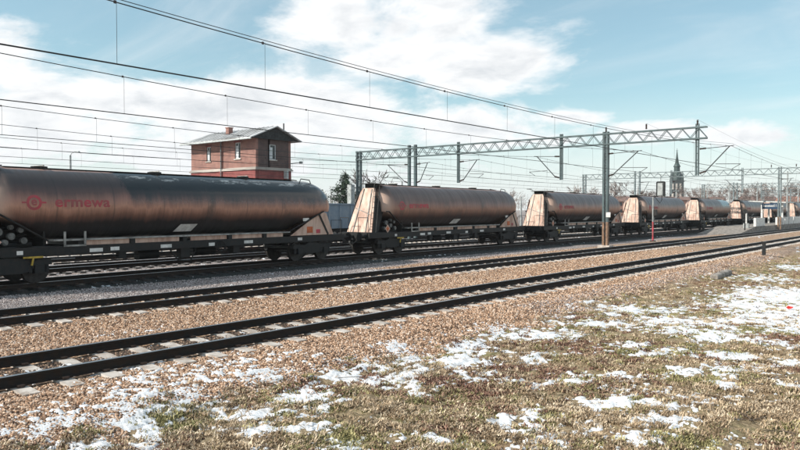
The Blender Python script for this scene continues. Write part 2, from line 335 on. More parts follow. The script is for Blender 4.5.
def snowmask(X, Y):
    """thickness-like field: >0 where snow lies"""
    D = -X; base = np.full(X.shape, -1.0)
    for (cx, cy), ru, rv in SN:
        L = math.hypot(cx, cy); vx, vy = cx/L, cy/L
        dx, dy = X-cx, Y-cy
        b = (dx*vx+dy*vy)/max(rv, 0.25); a = (dx*vy-dy*vx)/max(ru, 0.2)
        base = np.maximum(base, 0.95-np.sqrt(a*a+b*b)*0.95)
    n = (fbm(X*1.5, Y*0.9, 61, 5, 0.7)-0.5)*3.0 + (fbm(X*9, Y*6, 71, 3, 0.8)-0.5)*5.0
    n2 = (fbm(X*0.7, Y*0.5, 67, 4, 0.6)-0.5)
    m = base*1.25 + n*0.95 - 0.36
    # speckled snow left on the ballast shoulder and between the rails
    sp_ = (fbm(X*9, Y*9, 81, 3, 0.7)-0.5)*3.2 + n2*2.0
    sh = np.exp(-((D-9.3)/1.3)**2)*np.clip(1.25-Y/11, -0.3, 1)
    m2 = sp_*1.35 - 1.3 + 1.45*sh
    bet = np.exp(-((D-D_NEAR)/0.55)**4)*1.0
    m3 = sp_*0.9 - 1.35 + 1.35*bet*np.clip(1.2-Y/16, 0.35, 1) + n2
    bt2 = np.exp(-((D-14.8)/1.6)**2)*np.clip(0.95-Y/9, 0, 1)
    m4 = sp_ - 1.15 + 1.15*bt2
    far = sstep(np.sqrt(X*X+Y*Y), 26, 34)
    gen = (fbm(X*0.25, Y*0.4, 63, 4, 0.6)-0.5)*3.0 + n*0.6 - 0.50                    # large drifts farther away
    mf = np.where(D < 8.0, gen-0.35, -2.0)
    m = np.where(D < 9.4, m, -2.0)
    return np.maximum.reduce([np.where(far > 0.5, -2.0, m), m2, m3, m4, np.where(far > 0.0, mf*far - (1-far), -2.0)])

view_az = math.atan2(-ST, CT)
def polar_grid(radii, angs):
    rr, aa = np.meshgrid(radii, angs, indexing='ij'); return rr*np.sin(aa), rr*np.cos(aa)
def grid_mesh(name, X, Y, Z, keep=None, wrap=False):
    nr, na = X.shape
    v = np.stack([X, Y, Z], -1).reshape(-1, 3)
    i, j = np.meshgrid(np.arange(nr-1), np.arange(na if wrap else na-1), indexing='ij'); j2 = (j+1) % na
    f = np.stack([i*na+j, i*na+j2, (i+1)*na+j2, (i+1)*na+j], -1).reshape(-1, 4)
    if keep is not None:
        kq = keep[i, j] | keep[i, j2] | keep[i+1, j2] | keep[i+1, j]
        f = f[kq.reshape(-1)]; used = np.unique(f); remap = np.full(len(v), -1); remap[used] = np.arange(len(used)); v = v[used]; f = remap[f]
    me = bpy.data.meshes.new(name)
    me.vertices.add(len(v)); me.vertices.foreach_set('co', v.astype(np.float32).ravel())
    me.loops.add(len(f)*4); me.loops.foreach_set('vertex_index', f[:, ::-1].astype(np.int32).ravel())
    me.polygons.add(len(f)); me.polygons.foreach_set('loop_start', np.arange(0, len(f)*4, 4, dtype=np.int32))
    me.update(calc_edges=True); me.shade_smooth(); return me
fine = np.arange(view_az-R(36), view_az+R(36), R(0.22)); coarse = np.arange(view_az+R(36), view_az+R(360-36), R(3.0))
angs = np.concatenate([fine, coarse])
radii = np.concatenate([[0.02], np.geomspace(1.0, 6, 14), np.geomspace(6, 50, 330)[1:], np.geomspace(50, 6000, 60)[1:]])
GX, GY = polar_grid(radii, angs); GZ = gheight(GX, GY)
gme = grid_mesh('ground', GX, GY, GZ, wrap=True)

def ground_material():
    m = bpy.data.materials.new('ballast_and_winter_grass'); m.use_nodes = True; t = NT(m.node_tree)
    g = t.n('ShaderNodeNewGeometry'); P = g.outputs['Position']; s = t.n('ShaderNodeSeparateXYZ', {0: P})
    D = t.m('MULTIPLY', s.outputs[0], -1.0); Y = s.outputs[1]
    wob = t.noise(P, 0.5, 5, 0.6); wob2 = t.noise(P, 2.2, 5, 0.6)
    Dw = t.m('ADD', D, t.m('ADD', t.m('MULTIPLY', t.m('SUBTRACT', wob, 0.5), 1.6), t.m('MULTIPLY', t.m('SUBTRACT', wob2, 0.5), 0.9)))
    vo = t.n('ShaderNodeTexVoronoi', {'Vector': P, 'Scale': 17.0, 'Randomness': 1.0})
    cell = t.n('ShaderNodeSeparateColor', {0: vo.outputs['Color']})
    orange = t.ramp(cell.outputs[0], [(0.0, (0.075, 0.05, 0.036)), (0.2, (0.20, 0.125, 0.08)), (0.5, (0.44, 0.28, 0.18)), (0.78, (0.60, 0.42, 0.29)), (1.0, (0.72, 0.59, 0.46))])
    grey = t.ramp(cell.outputs[1], [(0.0, (0.10, 0.09, 0.09)), (0.35, (0.27, 0.24, 0.235)), (0.75, (0.40, 0.36, 0.355)), (1.0, (0.58, 0.55, 0.54))])
    gap = t.mr(vo.outputs['Distance'], 0.30, 0.62, 1.0, 0.55)
    # grey shingle lies near the train up to about 35 m along, and again beside the verge
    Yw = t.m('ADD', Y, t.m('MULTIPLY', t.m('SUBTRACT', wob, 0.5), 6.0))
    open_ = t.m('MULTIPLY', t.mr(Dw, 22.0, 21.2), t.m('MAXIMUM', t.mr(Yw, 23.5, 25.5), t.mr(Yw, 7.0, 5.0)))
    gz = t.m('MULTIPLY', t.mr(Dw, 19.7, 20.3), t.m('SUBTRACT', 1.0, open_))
    gz2 = t.m('MULTIPLY', t.mr(Dw, 10.3, 9.6), t.mr(Y, 14, 19, 0, 0.3))
    train_shade = t.mr(t.m('ABSOLUTE', t.m('ADD', t.m('SUBTRACT', D, D_TRAIN), t.mr(Y, 27, 8, 0.0, 0.6))), 2.9, 2.3)  # shade and dark ballast along the train, put into the colour
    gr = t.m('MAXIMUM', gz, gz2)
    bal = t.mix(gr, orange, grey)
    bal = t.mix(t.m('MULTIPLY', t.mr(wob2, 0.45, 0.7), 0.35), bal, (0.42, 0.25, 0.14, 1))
    bal = t.mix(t.m('MULTIPLY', train_shade, 0.92), bal, (0.030, 0.042, 0.042, 1))
    bal = t.mix(1.0, bal, t.n('ShaderNodeCombineColor', {0: gap, 1: gap, 2: gap}).outputs[0], 'MULTIPLY')
    # winter turf
    a = t.noise(P, 1.4, 8, 0.7); b = t.noise(P, 14.0, 6, 0.75); c3 = t.noise(P, 0.45, 5, 0.6)
    turf = t.ramp(b, [(0.25, (0.05, 0.04, 0.026)), (0.42, (0.17, 0.13, 0.08)), (0.56, (0.33, 0.255, 0.16)), (0.72, (0.50, 0.41, 0.28))])
    turf = t.mix(t.mr(a, 0.50, 0.66, 0, 0.55), turf, (0.13, 0.145, 0.05, 1))
    turf = t.mix(t.mr(c3, 0.56, 0.68, 0, 0.5), turf, (0.24, 0.12, 0.075, 1))
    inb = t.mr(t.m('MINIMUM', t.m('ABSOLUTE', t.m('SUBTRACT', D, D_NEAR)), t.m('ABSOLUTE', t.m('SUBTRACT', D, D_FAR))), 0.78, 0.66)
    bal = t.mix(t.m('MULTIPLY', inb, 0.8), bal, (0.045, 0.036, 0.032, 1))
    k = t.mr(Dw, 8.3, 9.3)
    col = t.mix(k, turf, bal)
    dist = t.m('SQRT', t.m('ADD', t.m('MULTIPLY', s.outputs[0], s.outputs[0]), t.m('MULTIPLY', Y, Y)))
    hb = t.m('ADD', t.m('MULTIPLY', t.m('SUBTRACT', 1.0, vo.outputs['Distance']), k), t.m('MULTIPLY', b, t.m('SUBTRACT', 1.4, k)))
    bp = t.n('ShaderNodeBump', {'Height': hb, 'Strength': t.mr(dist, 20, 120, 0.9, 0.25), 'Distance': 0.03})
    bs = t.n('ShaderNodeBsdfPrincipled', {'Base Color': col, 'Roughness': 0.95, 'Specular IOR Level': 0.2, 'Normal': bp.outputs[0]})
    t.n('ShaderNodeOutputMaterial', {'Surface': bs.outputs[0]}); return m
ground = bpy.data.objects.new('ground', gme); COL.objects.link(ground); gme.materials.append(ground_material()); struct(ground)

# old snow: a thin sheet of its own thickness that dips under the soil where it ends
def snow_material():
    m = bpy.data.materials.new('old_granular_snow'); m.use_nodes = True; t = NT(m.node_tree)
    g = t.n('ShaderNodeNewGeometry'); n = t.noise(g.outputs['Position'], 30, 5, 0.7); n2 = t.noise(g.outputs['Position'], 5, 6, 0.7)
    c = t.mix(t.mr(n2, 0.50, 0.72, 0, 0.6), (0.67, 0.69, 0.72, 1), (0.36, 0.33, 0.29, 1))
    bp = t.n('ShaderNodeBump', {'Height': t.m('ADD', n, t.m('MULTIPLY', n2, 2)), 'Strength': 0.7, 'Distance': 0.02})
    bs = t.n('ShaderNodeBsdfPrincipled', {'Base Color': c, 'Roughness': 0.6, 'Normal': bp.outputs[0], 'Subsurface Weight': 0.0})
    t.n('ShaderNodeOutputMaterial', {'Surface': bs.outputs[0]}); return m
sang = np.arange(view_az-R(34), view_az+R(34), R(0.11)); srad = np.concatenate([np.geomspace(6, 34, 620), np.geomspace(34, 120, 160)[1:]])
SX, SY = polar_grid(srad, sang); SM = snowmask(SX, SY)
SZ = gheight(SX, SY) + np.clip(SM, -0.5, 0.6)*0.024 + 0.003 + np.where(SX > -9.3, 0.006, -0.002)
SZ = np.where((SX < -9.3), gheight(SX, SY) + np.clip(SM*0.05, -0.04, 0.035), SZ)
sme = grid_mesh('snow', SX, SY, SZ, keep=SM > -0.12)
snow = bpy.data.objects.new('snow', sme); COL.objects.link(snow); sme.materials.append(snow_material()); snow['kind'] = 'stuff'
tag(snow, 'thin melting snow patches lying on the grass and ballast', 'snow')

# ------------------------------------------------------------------ scattered stones and grass (instanced with geometry nodes)
def scatter(name, pts, src_meshes, smin, smax, label, cat, mats, tilt=1.0):
    cols = bpy.data.collections.new(name+'_sources')
    for i, me in enumerate(src_meshes):
        o = bpy.data.objects.new(name+'_piece', me); cols.objects.link(o)
    me = bpy.data.meshes.new(name); me.vertices.add(len(pts)); me.vertices.foreach_set('co', pts.astype(np.float32).ravel()); me.update()
    o = bpy.data.objects.new(name, me); COL.objects.link(o); o['kind'] = 'stuff'; tag(o, label, cat)
    ng = bpy.data.node_groups.new(name, 'GeometryNodeTree')
    ng.interface.new_socket('Geometry', in_out='INPUT', socket_type='NodeSocketGeometry'); ng.interface.new_socket('Geometry', in_out='OUTPUT', socket_type='NodeSocketGeometry')
    N, L = ng.nodes.new, ng.links.new
    gi, go = N('NodeGroupInput'), N('NodeGroupOutput')
    ci = N('GeometryNodeCollectionInfo'); ci.inputs['Collection'].default_value = cols
    ci.inputs['Separate Children'].default_value = True; ci.inputs['Reset Children'].default_value = True
    m2p = N('GeometryNodeMeshToPoints'); L(gi.outputs[0], m2p.inputs[0])
    iop = N('GeometryNodeInstanceOnPoints'); L(m2p.outputs[0], iop.inputs['Points']); L(ci.outputs[0], iop.inputs['Instance']); iop.inputs['Pick Instance'].default_value = True
    rv = N('FunctionNodeRandomValue'); rv.data_type = 'FLOAT_VECTOR'
    rv.inputs[0].default_value = (-tilt, -tilt, 0); rv.inputs[1].default_value = (tilt, tilt, 6.283)
    L(rv.outputs[0], iop.inputs['Rotation'])
    rs = N('FunctionNodeRandomValue'); rs.data_type = 'FLOAT'; rs.inputs[2].default_value = smin; rs.inputs[3].default_value = smax; rs.inputs['Seed'].default_value = 5
    L(rs.outputs[1], iop.inputs['Scale']); L(iop.outputs[0], go.inputs[0])
    md = o.modifiers.new('scatter', 'NODES'); md.node_group = ng
    return o
def stone_mesh(seed):
    r = random.Random(seed); bm = bmesh.new(); bmesh.ops.create_icosphere(bm, subdivisions=1, radius=0.5)
    for v in bm.verts:
        v.co *= r.uniform(0.72, 1.15)
        v.co.z *= 0.72; v.co.x *= 1.15
    me = bpy.data.meshes.new('stone'); bm.to_mesh(me); bm.free(); return me
def stone_material(name, stops):
    m = bpy.data.materials.new(name); m.use_nodes = True; t = NT(m.node_tree); oi = t.n('ShaderNodeObjectInfo')
    tc = t.n('ShaderNodeTexCoord')
    c = t.ramp(oi.outputs['Random'], stops)
    c = t.mix(t.mr(t.noise(tc.outputs['Object'], 3, 4, 0.6), 0.4, 0.7, 0, 0.35), c, (0.16, 0.11, 0.08, 1))
    bs = t.n('ShaderNodeBsdfPrincipled', {'Base Color': c, 'Roughness': 0.9, 'Specular IOR Level': 0.25})
    t.n('ShaderNodeOutputMaterial', {'Surface': bs.outputs[0]}); return m
so_mat = stone_material('rust_tinted_ballast', [(0.0, (0.05, 0.034, 0.028)), (0.25, (0.19, 0.115, 0.075)), (0.5, (0.42, 0.26, 0.165)), (0.78, (0.62, 0.43, 0.30)), (1.0, (0.72, 0.62, 0.53))])
sg_mat = stone_material('grey_shingle', [(0.0, (0.09, 0.08, 0.08)), (0.35, (0.27, 0.235, 0.23)), (0.75, (0.42, 0.375, 0.37)), (1.0, (0.62, 0.58, 0.57))])
def polar_points(n, r0, r1, halfdeg=33, power=1.0):
    """more points near, fewer far, over the wedge of ground in front of the station path"""
    u = rng.random(n); r = r0*(r1/r0)**(u**power); a = view_az + R(halfdeg)*(rng.random(n)*2-1)
    return r*np.sin(a), r*np.cos(a)
X, Y = polar_points(440000, 8.5, 50)
Dd = -X; wob = (fbm(X*0.9, Y*0.9, 91, 3)-0.5)*1.8
ok = (Dd > 8.6 + wob) & (Dd < 23.6)
for q in (D_NEAR, D_FAR):                                  # keep stones off the rails
    for s_ in (-0.7525, 0.7525): ok &= np.abs(Dd-q-s_) > 0.13
X, Y, Dd = X[ok], Y[ok], Dd[ok]
def slp(Y, pitch=0.66): return np.abs((Y/pitch) % 1.0 - 0.5)*pitch   # distance from the sleeper's centre line
onsl = np.zeros(len(X), bool)
for q in (D_NEAR, D_FAR): onsl |= (np.abs(Dd-q) < 1.12) & (slp(Y) < 0.15) & (rng.random(len(X)) > 0.05)
X, Y, Dd = X[~onsl], Y[~onsl], Dd[~onsl]
Z = gheight(X, Y) + 0.004
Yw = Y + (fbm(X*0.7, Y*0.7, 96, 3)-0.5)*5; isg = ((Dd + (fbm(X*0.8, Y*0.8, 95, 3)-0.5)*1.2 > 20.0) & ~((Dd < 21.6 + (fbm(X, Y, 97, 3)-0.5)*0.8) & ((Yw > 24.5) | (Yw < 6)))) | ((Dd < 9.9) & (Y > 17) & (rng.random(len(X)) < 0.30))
P3 = np.stack([X, Y, Z], -1)
def srcs(m, n, base): 
    L = []
    for i in range(n): me = stone_mesh(base+i); me.materials.append(m); L.append(me)
    return L
intr = np.zeros(len(X), bool)
for q in (D_NEAR, D_FAR): intr |= np.abs(Dd-q) < 0.70
intr &= rng.random(len(X)) < 0.8
so_dk = stone_material('oily_ballast', [(0.0, (0.025, 0.020, 0.018)), (0.5, (0.075, 0.055, 0.045)), (0.85, (0.16, 0.11, 0.08)), (1.0, (0.30, 0.21, 0.15))])
scatter('oily_ballast', P3[intr], srcs(so_dk, 4, 50), 0.028, 0.070, 'dark oil stained stones between the rails of the two near tracks', 'ballast', None, 3.0)
isg &= ~intr
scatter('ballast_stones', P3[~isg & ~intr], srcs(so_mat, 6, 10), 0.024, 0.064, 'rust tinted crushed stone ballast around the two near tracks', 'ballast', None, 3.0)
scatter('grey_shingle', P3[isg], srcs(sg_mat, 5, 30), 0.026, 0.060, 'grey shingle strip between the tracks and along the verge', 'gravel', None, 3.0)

def tuft_mesh(seed, n, rad, hgt, wid):
    r = random.Random(seed); mb = MB()
    for i in range(n):
        a = r.uniform(0, 6.283); d = rad*math.sqrt(r.random()); bx, by = d*math.cos(a), d*math.sin(a)
        b = r.uniform(0, 6.283); h = hgt*r.uniform(0.35, 1.0); lean = r.uniform(0.3, 1.6)*h; w = wid*r.uniform(0.6, 1.3)
        dx, dy = math.cos(b), math.sin(b); px, py = -dy*w/2, dx*w/2
        p0 = (bx-px, by-py, -0.01); p1 = (bx+px, by+py, -0.01); m0 = (bx+dx*lean*0.4-px*0.8, by+dy*lean*0.4-py*0.8, h*0.65); m1 = (bx+dx*lean*0.4+px*0.8, by+dy*lean*0.4+py*0.8, h*0.65)
        tip = (bx+dx*lean, by+dy*lean, h)
        mb.add([p0, p1, m1, m0, tip], [(0, 1, 2, 3), (3, 2, 4)])
    return mb.mesh('tuft', fix=False)
def grass_material(name, a, b, c):
    m = bpy.data.materials.new(name); m.use_nodes = True; t = NT(m.node_tree); oi = t.n('ShaderNodeObjectInfo'); g = t.n('ShaderNodeNewGeometry')
    col = t.ramp(oi.outputs['Random'], [(0.0, a), (0.5, b), (1.0, c)])
    col = t.mix(t.mr(t.noise(g.outputs['Position'], 9, 3, 0.6), 0.35, 0.65, 0, 0.6), col, (*[q*0.55 for q in b], 1))
    bs = t.n('ShaderNodeBsdfPrincipled', {'Base Color': col, 'Roughness': 0.8, 'Specular IOR Level': 0.2})
    t.n('ShaderNodeOutputMaterial', {'Surface': bs.outputs[0]}); return m
gm1 = grass_material('dry_straw_grass', (0.095, 0.065, 0.042), (0.44, 0.325, 0.21), (0.84, 0.71, 0.53))
gm2 = grass_material('olive_winter_grass', (0.065, 0.06, 0.03), (0.29, 0.27, 0.12), (0.60, 0.53, 0.28))
gm3 = grass_material('russet_dead_leaves', (0.07, 0.035, 0.028), (0.24, 0.135, 0.10), (0.44, 0.29, 0.21))
X, Y = polar_points(210000, 6.6, 80, 35)
Dd = -X; ed = 8.9 + (fbm(X*0.9, Y*0.9, 91, 3)-0.5)*1.8
sm = snowmask(X, Y)
keep = (Dd < ed) & (rng.random(len(X)) < np.where(sm > 0.5, 0.05, np.where(sm > 0, 0.22, 1.0)))
X, Y = X[keep], Y[keep]; dn = fbm(X*2.6, Y*2.6, 101, 4, 0.7); gn = fbm(X*0.8, Y*0.8, 111, 4, 0.6) + (rng.random(len(X))-0.5)*0.34; rn = fbm(X*0.6, Y*0.9, 121, 4, 0.6)+ (rng.random(len(X))-0.5)*0.30
k2 = rng.random(len(X)) < np.clip((dn-0.41)*5.0, 0.05, 1)
X, Y, gn, rn = X[k2], Y[k2], gn[k2], rn[k2]; P3 = np.stack([X, Y, gheight(X, Y)], -1)
cls = np.where(gn > 0.59, 1, np.where(rn > 0.58, 2, 0))
def tsrc(m, n, base, *a):
    L = []
    for i in range(n): me = tuft_mesh(base+i, *a); me.materials.append(m); L.append(me)
    return L
scatter('dry_grass', P3[cls == 0], tsrc(gm1, 6, 200, 20, 0.085, 0.045, 0.015), 0.6, 1.35, 'flattened straw coloured winter grass beside the tracks', 'grass', None, 0.18)
scatter('olive_grass', P3[cls == 1], tsrc(gm2, 6, 300, 22, 0.08, 0.040, 0.014), 0.6, 1.35, 'short olive green grass tufts among the dry grass', 'grass', None, 0.18)
scatter('dead_leaves', P3[cls == 2], tsrc(gm3, 5, 400, 16, 0.09, 0.032, 0.024), 0.6, 1.3, 'russet dead weeds flattened on the verge', 'ground cover', None, 0.3)

# ------------------------------------------------------------------ tracks
RP = [(-0.075,-0.170),(0.075,-0.170),(0.075,-0.158),(0.020,-0.143),(0.009,-0.130),(0.009,-0.050),(0.034,-0.040),(0.036,-0.004),(-0.036,-0.004),(-0.034,-0.040),(-0.009,-0.050),(-0.009,-0.130),(-0.020,-0.143),(-0.075,-0.158)]
HP = [(-0.036,-0.0038),(0.036,-0.0038),(0.032,0.0),(-0.032,0.0)]
def sleeper_mesh():
    mb = MB(); q = [(-1.28,-0.30),(1.28,-0.30),(1.28,-0.19),(0.95,-0.175),(0.45,-0.175),(0.15,-0.205),(-0.15,-0.205),(-0.45,-0.175),(-0.95,-0.175),(-1.28,-0.19)]
    n = len(q); hw = [0.15,0.15,0.12,0.12,0.12,0.12,0.12,0.12,0.12,0.12]
    vs = [(p[0], -w, p[1]) for p, w in zip(q, hw)] + [(p[0], w, p[1]) for p, w in zip(q, hw)]
    mb.add(vs, [(0,9,8,7,6,5,4,3,2,1), tuple(range(n, 2*n))] + [(i, (i+1) % n, n+(i+1) % n, n+i) for i in range(n)])
    me = mb.mesh('sleeper'); me.materials.append(M['conc']); return me
SLP = sleeper_mesh()
PITCH = 0.66
def bend(y): return 0.95*(min(max(27.0-y, 0.0), 40.0)/19.0)**1.5
def sweep(mb, prof, y0, y1):
    ys = [y0]
    while ys[-1] < 28: ys.append(ys[-1]+2.0)
    ys.append(y1); n = len(prof); b = len(mb.v)
    for y in ys: mb.v += [(p[0]+bend(y), y, p[1]) for p in prof]
    for i in range(len(ys)-1):
        for k in range(n): mb.f.append((b+i*n+k, b+i*n+(k+1) % n, b+(i+1)*n+(k+1) % n, b+(i+1)*n+k))
    mb.f.append(tuple(b+k for k in range(n))); mb.f.append(tuple(b+(len(ys)-1)*n+k for k in reversed(range(n))))
    return mb
def track(D, label, y0, y1, ysl=None, sm='conc'):
    tr = thing('railway_track', label, 'railway track', (-D, 0, 0), 0, 'parallel railway tracks')
    for s_ in (-0.7525, 0.7525):
        poly = [(p[0]+s_, p[1]) for p in RP]; ra = (sweep(MB(), poly, y0, y1) if D in (D_TRAIN, D_4) else MB().prism(poly, 'y', y0, y1)).build('rail', M['rail'], tr)
        hp = [(p[0]+s_, p[1]) for p in HP]; (sweep(MB(), hp, y0, y1) if D in (D_TRAIN, D_4) else MB().prism(hp, 'y', y0, y1)).build('rail_head', M['railtop'], ra)
    k0 = math.ceil(y0/PITCH); n = 0
    rest = MB(); clips = MB()
    base = [tuple(v.co) for v in SLP.vertices]; fs = [tuple(p.vertices) for p in SLP.polygons]
    k = k0
    while (k+0.5)*PITCH < min(y1, 420):
        y = (k+0.5)*PITCH; dz = random.uniform(-0.012, 0.008)
        if ysl and ysl[0] <= y <= ysl[1]:
            inst('sleeper', SLP, tr, (random.uniform(-0.02, 0.02), y, dz), (0, 0, random.uniform(-0.01, 0.01)))
        else: rest.add([(a+(bend(y) if D in (D_TRAIN, D_4) else 0), b+y, c+dz) for a, b, c in base], fs)
        if y < 70:
            for s_ in (-0.7525+(bend(y) if D in (D_TRAIN, D_4) else 0), 0.7525+(bend(y) if D in (D_TRAIN, D_4) else 0)):
                for e in (-1, 1): clips.box(s_+e*0.085, s_+e*0.15 if e > 0 else s_+e*0.085+0.065-0.13, y-0.05, y+0.05, -0.174, -0.135)
        k += 1
    rest.build('sleeper_row', M[sm], tr, kind='stuff')
    clips.build('rail_clips', M['clip'], tr, kind='stuff')
    return tr
track(D_NEAR, 'railway track nearest the snowy verge, with concrete sleepers showing between its rails', -14, 900, (2.5, 75))
track(D_FAR, 'empty railway track in the middle, between the orange ballast and the lattice mast', -14, 900, (5, 60))
track(D_TRAIN, 'railway track under the long row of brown tank wagons', -20, 900, None, 'shadeconc')
track(D_4, 'railway track just behind the tank wagons, seen beneath their frames', -20, 600, None, 'shadeconc')
track(D_5, 'railway track farther back carrying the blue grey wagon', -20, 600)
track(D_6, 'farthest railway track, in front of the brick signal building', -20, 400)

# ------------------------------------------------------------------ tank wagons
WL = 19.75
def cyl(mb, c, r, axis, half, n=16):
    d = {'x': (half,0,0), 'y': (0,half,0), 'z': (0,0,half)}[axis]
    return mb.tube([(c[0]-d[0], c[1]-d[1], c[2]-d[2]), (c[0]+d[0], c[1]+d[1], c[2]+d[2])], r, n)
TR, TZ = 1.25, 2.67
def on_shell(s_, z, off=0.006):
    return (math.sqrt(max(0.01, (TR+off)**2-(z-TZ)**2)), s_, z)
def wrap_flat(me, s0, z0, off):
    """bend a flat outline lying in (x,y) round the tank shell"""
    bm = bmesh.new(); bm.from_mesh(me)
    zs = [v.co.y for v in bm.verts]; lo, hi = min(zs), max(zs)
    for i in range(1, 10):
        bmesh.ops.bisect_plane(bm, geom=bm.verts[:]+bm.edges[:]+bm.faces[:], plane_co=(0, lo+(hi-lo)*i/10, 0), plane_no=(0, 1, 0))
    for v in bm.verts:
        a = v.co.y/TR + math.asin((z0-TZ)/TR); rr = TR+off+v.co.z
        v.co = Vector((rr*math.cos(a), s0+v.co.x, TZ+rr*math.sin(a)))
    bm.to_mesh(me); bm.free(); return me
def text_mesh(body, size, offset=0.0, spacing=1.0):
    cu = bpy.data.curves.new('letters', 'FONT'); cu.body = body; cu.size = size; cu.offset = offset; cu.space_character = spacing; cu.extrude = 0.001
    o = bpy.data.objects.new('letters', cu); COL.objects.link(o)
    me = bpy.data.meshes.new_from_object(o.evaluated_get(bpy.context.evaluated_depsgraph_get())); bpy.data.objects.remove(o); return me
def ring_flat(r0, r1, n=36):
    mb = MB(); vs = []
    for k in range(n):
        a = 2*math.pi*k/n; vs += [(r0*math.cos(a), r0*math.sin(a), 0), (r1*math.cos(a), r1*math.sin(a), 0)]
    return mb.add(vs, [(2*k, 2*k+1, (2*k+3) % (2*n), (2*k+2) % (2*n)) for k in range(n)])
SPR = cyl(MB(), (0, 0, 0), 0.075, 'z', 0.13, 10).mesh('coil_spring'); SPR.materials.append(M['black'])
def build_wagon():
    w = thing('tank_wagon', '', 'tank wagon')
    # shell
    secs = []
    for q in np.linspace(0.06, 1, 9): secs.append((2.62-0.62*math.sqrt(1-q*q)**0.9, TR*q if q < 1 else TR))
    for s_ in (2.8, 3.3, 3.7, 4.0, 4.2, 5.0, 6.5, 8, 10, 12, 14, 15.0, 15.3, 15.6, 16.4): secs.append((s_, TR))
    for q in np.linspace(0.1, 1, 12): secs.append((16.95+1.85*math.sin(q*math.pi/2), TR*max(0.03, math.cos(q*math.pi/2))))
    secs.sort()
    def cut(s_):
        if s_ < 2.2: return 2.38
        if s_ < 4.0: return 2.38 - (s_-2.2)/1.8*0.98
        if s_ > 15.3: return 1.40 + min(1, (s_-15.3)/2.2)*0.98
        return 1.38
    N = 56; vs = []; fs = []
    for s_, r in secs:
        c = cut(s_)
        for k in range(N):
            a = 2*math.pi*k/N; x, z = r*math.cos(a), TZ+r*math.sin(a)
            vs.append((x, s_, max(z, c)))
    for i in range(len(secs)-1):
        for k in range(N): fs.append((i*N+k, i*N+(k+1) % N, (i+1)*N+(k+1) % N, (i+1)*N+k))
    fs.append(tuple(range(N))); fs.append(tuple(range((len(secs)-1)*N, len(secs)*N)))
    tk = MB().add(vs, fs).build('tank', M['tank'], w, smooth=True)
    # company roundel and lettering on the shell
    lz = 2.72
    rg = ring_flat(0.165, 0.255)
    rg.add([(-0.40,-0.028,0),(-0.255,-0.028,0),(-0.255,0.028,0),(-0.40,0.028,0)], [(0,1,2,3)]); rg.add([(0.255,-0.028,0),(0.40,-0.028,0),(0.40,0.028,0),(0.255,0.028,0)], [(0,1,2,3)])
    me = wrap_flat(rg.mesh('logo_roundel'), 3.42, lz, 0.007); me.materials.append(M['red']); inst('logo_roundel', me, tk)
    tm = text_mesh('e', 0.40, 0.010); xs = [v.co.x for v in tm.vertices]; ys = [v.co.y for v in tm.vertices]
    for v in tm.vertices: v.co.x -= (min(xs)+max(xs))/2; v.co.y -= (min(ys)+max(ys))/2
    me = wrap_flat(tm, 3.42, lz, 0.008); me.materials.append(M['red']); inst('logo_letter', me, tk)
    tm = text_mesh('ermewa', 0.50, 0.012, 1.06); xs = [v.co.x for v in tm.vertices]; k = 2.0/(max(xs)-min(xs)); x0 = min(xs)
    for v in tm.vertices: v.co.x = (v.co.x-x0)*k; v.co.y -= 0.13
    me = wrap_flat(tm, 4.12, lz, 0.008); me.materials.append(M['red']); inst('lettering', me, tk)
    # white tilted notice board
    a, b = on_shell(8.85, 1.62, 0.05), on_shell(9.0, 1.92, 0.05)
    MB().add([(a[0]+0.06, 9.08, 1.60), (a[0]+0.06, 9.92, 1.60), (b[0]+0.02, 10.08, 1.90), (b[0]+0.02, 9.28, 1.90), (a[0]+0.03, 9.08, 1.60), (a[0]+0.03, 9.92, 1.60), (b[0]-0.01, 10.08, 1.90), (b[0]-0.01, 9.28, 1.90)],
             [(0,1,2,3),(7,6,5,4),(4,5,1,0),(5,6,2,1),(6,7,3,2),(7,4,0,3)]).build('notice_board', M['white'], w)
    z1 = on_shell(16.3, 2.0, 0.02)
    MB().box(z1[0], z1[0]+0.02, 16.2, 16.6, 1.93, 2.08).build('small_plate', M['white'], w)
    # lower longitudinal beam, skirt panels
    MB().box(0.62, 1.14, 4.1, 15.3, 1.40, 1.455).box(-1.14, -0.62, 4.1, 15.3, 1.40, 1.455).build('side_beam', M['sill'], w)
    for a, b in ((5.3, 7.0), (7.25, 9.2), (9.75, 11.6), (11.9, 13.6), (13.9, 14.9)):
        for sx_ in (-1, 1): MB().box(*sorted((sx_*1.02, sx_*1.05)), a, b, 1.225, 1.40).build('skirt_panel', M['beige'], w)
    for y in (5.1, 7.12, 9.45, 11.75, 13.75):
        MB().box(-1.1, 1.1, y-0.1, y+0.1, 1.222, 1.40).build('saddle', M['black'], w)
    # rounded belly cradle seen behind the skirt
    # underframe
    uf = MB().box(-1.12, -1.0, 0.62, 19.2, 0.93, 1.22).box(1.0, 1.12, 0.62, 19.2, 0.93, 1.22)
    for y in (0.62, 2.4, 3.4, 6.0, 9.8, 13.0, 15.4, 16.8, 19.02): uf.box(-1.0, 1.0, y, y+0.16, 0.95, 1.20)
    uf.box(-0.2, 0.2, 0.78, 19.1, 0.98, 1.18)
    uf.build('underframe', M['black'], w)
    fl = MB().box(-1.0, 1.0, 0.65, 3.0, 1.222, 1.245).box(-1.0, 1.0, 16.2, 19.18, 1.222, 1.245).build('end_deck', M['black'], w)
    # inclined front end panel, tall and tapering
    b0, b1 = 1.10, 1.92
    def ep(x, z): k = (z-1.25)/2.45; return (x, b0+(b1-b0)*k, z)
    out = [(-0.88,1.25),(0.88,1.25),(0.70,2.45),(0.52,3.45),(0.40,3.70),(-0.40,3.70),(-0.52,3.45),(-0.70,2.45)]
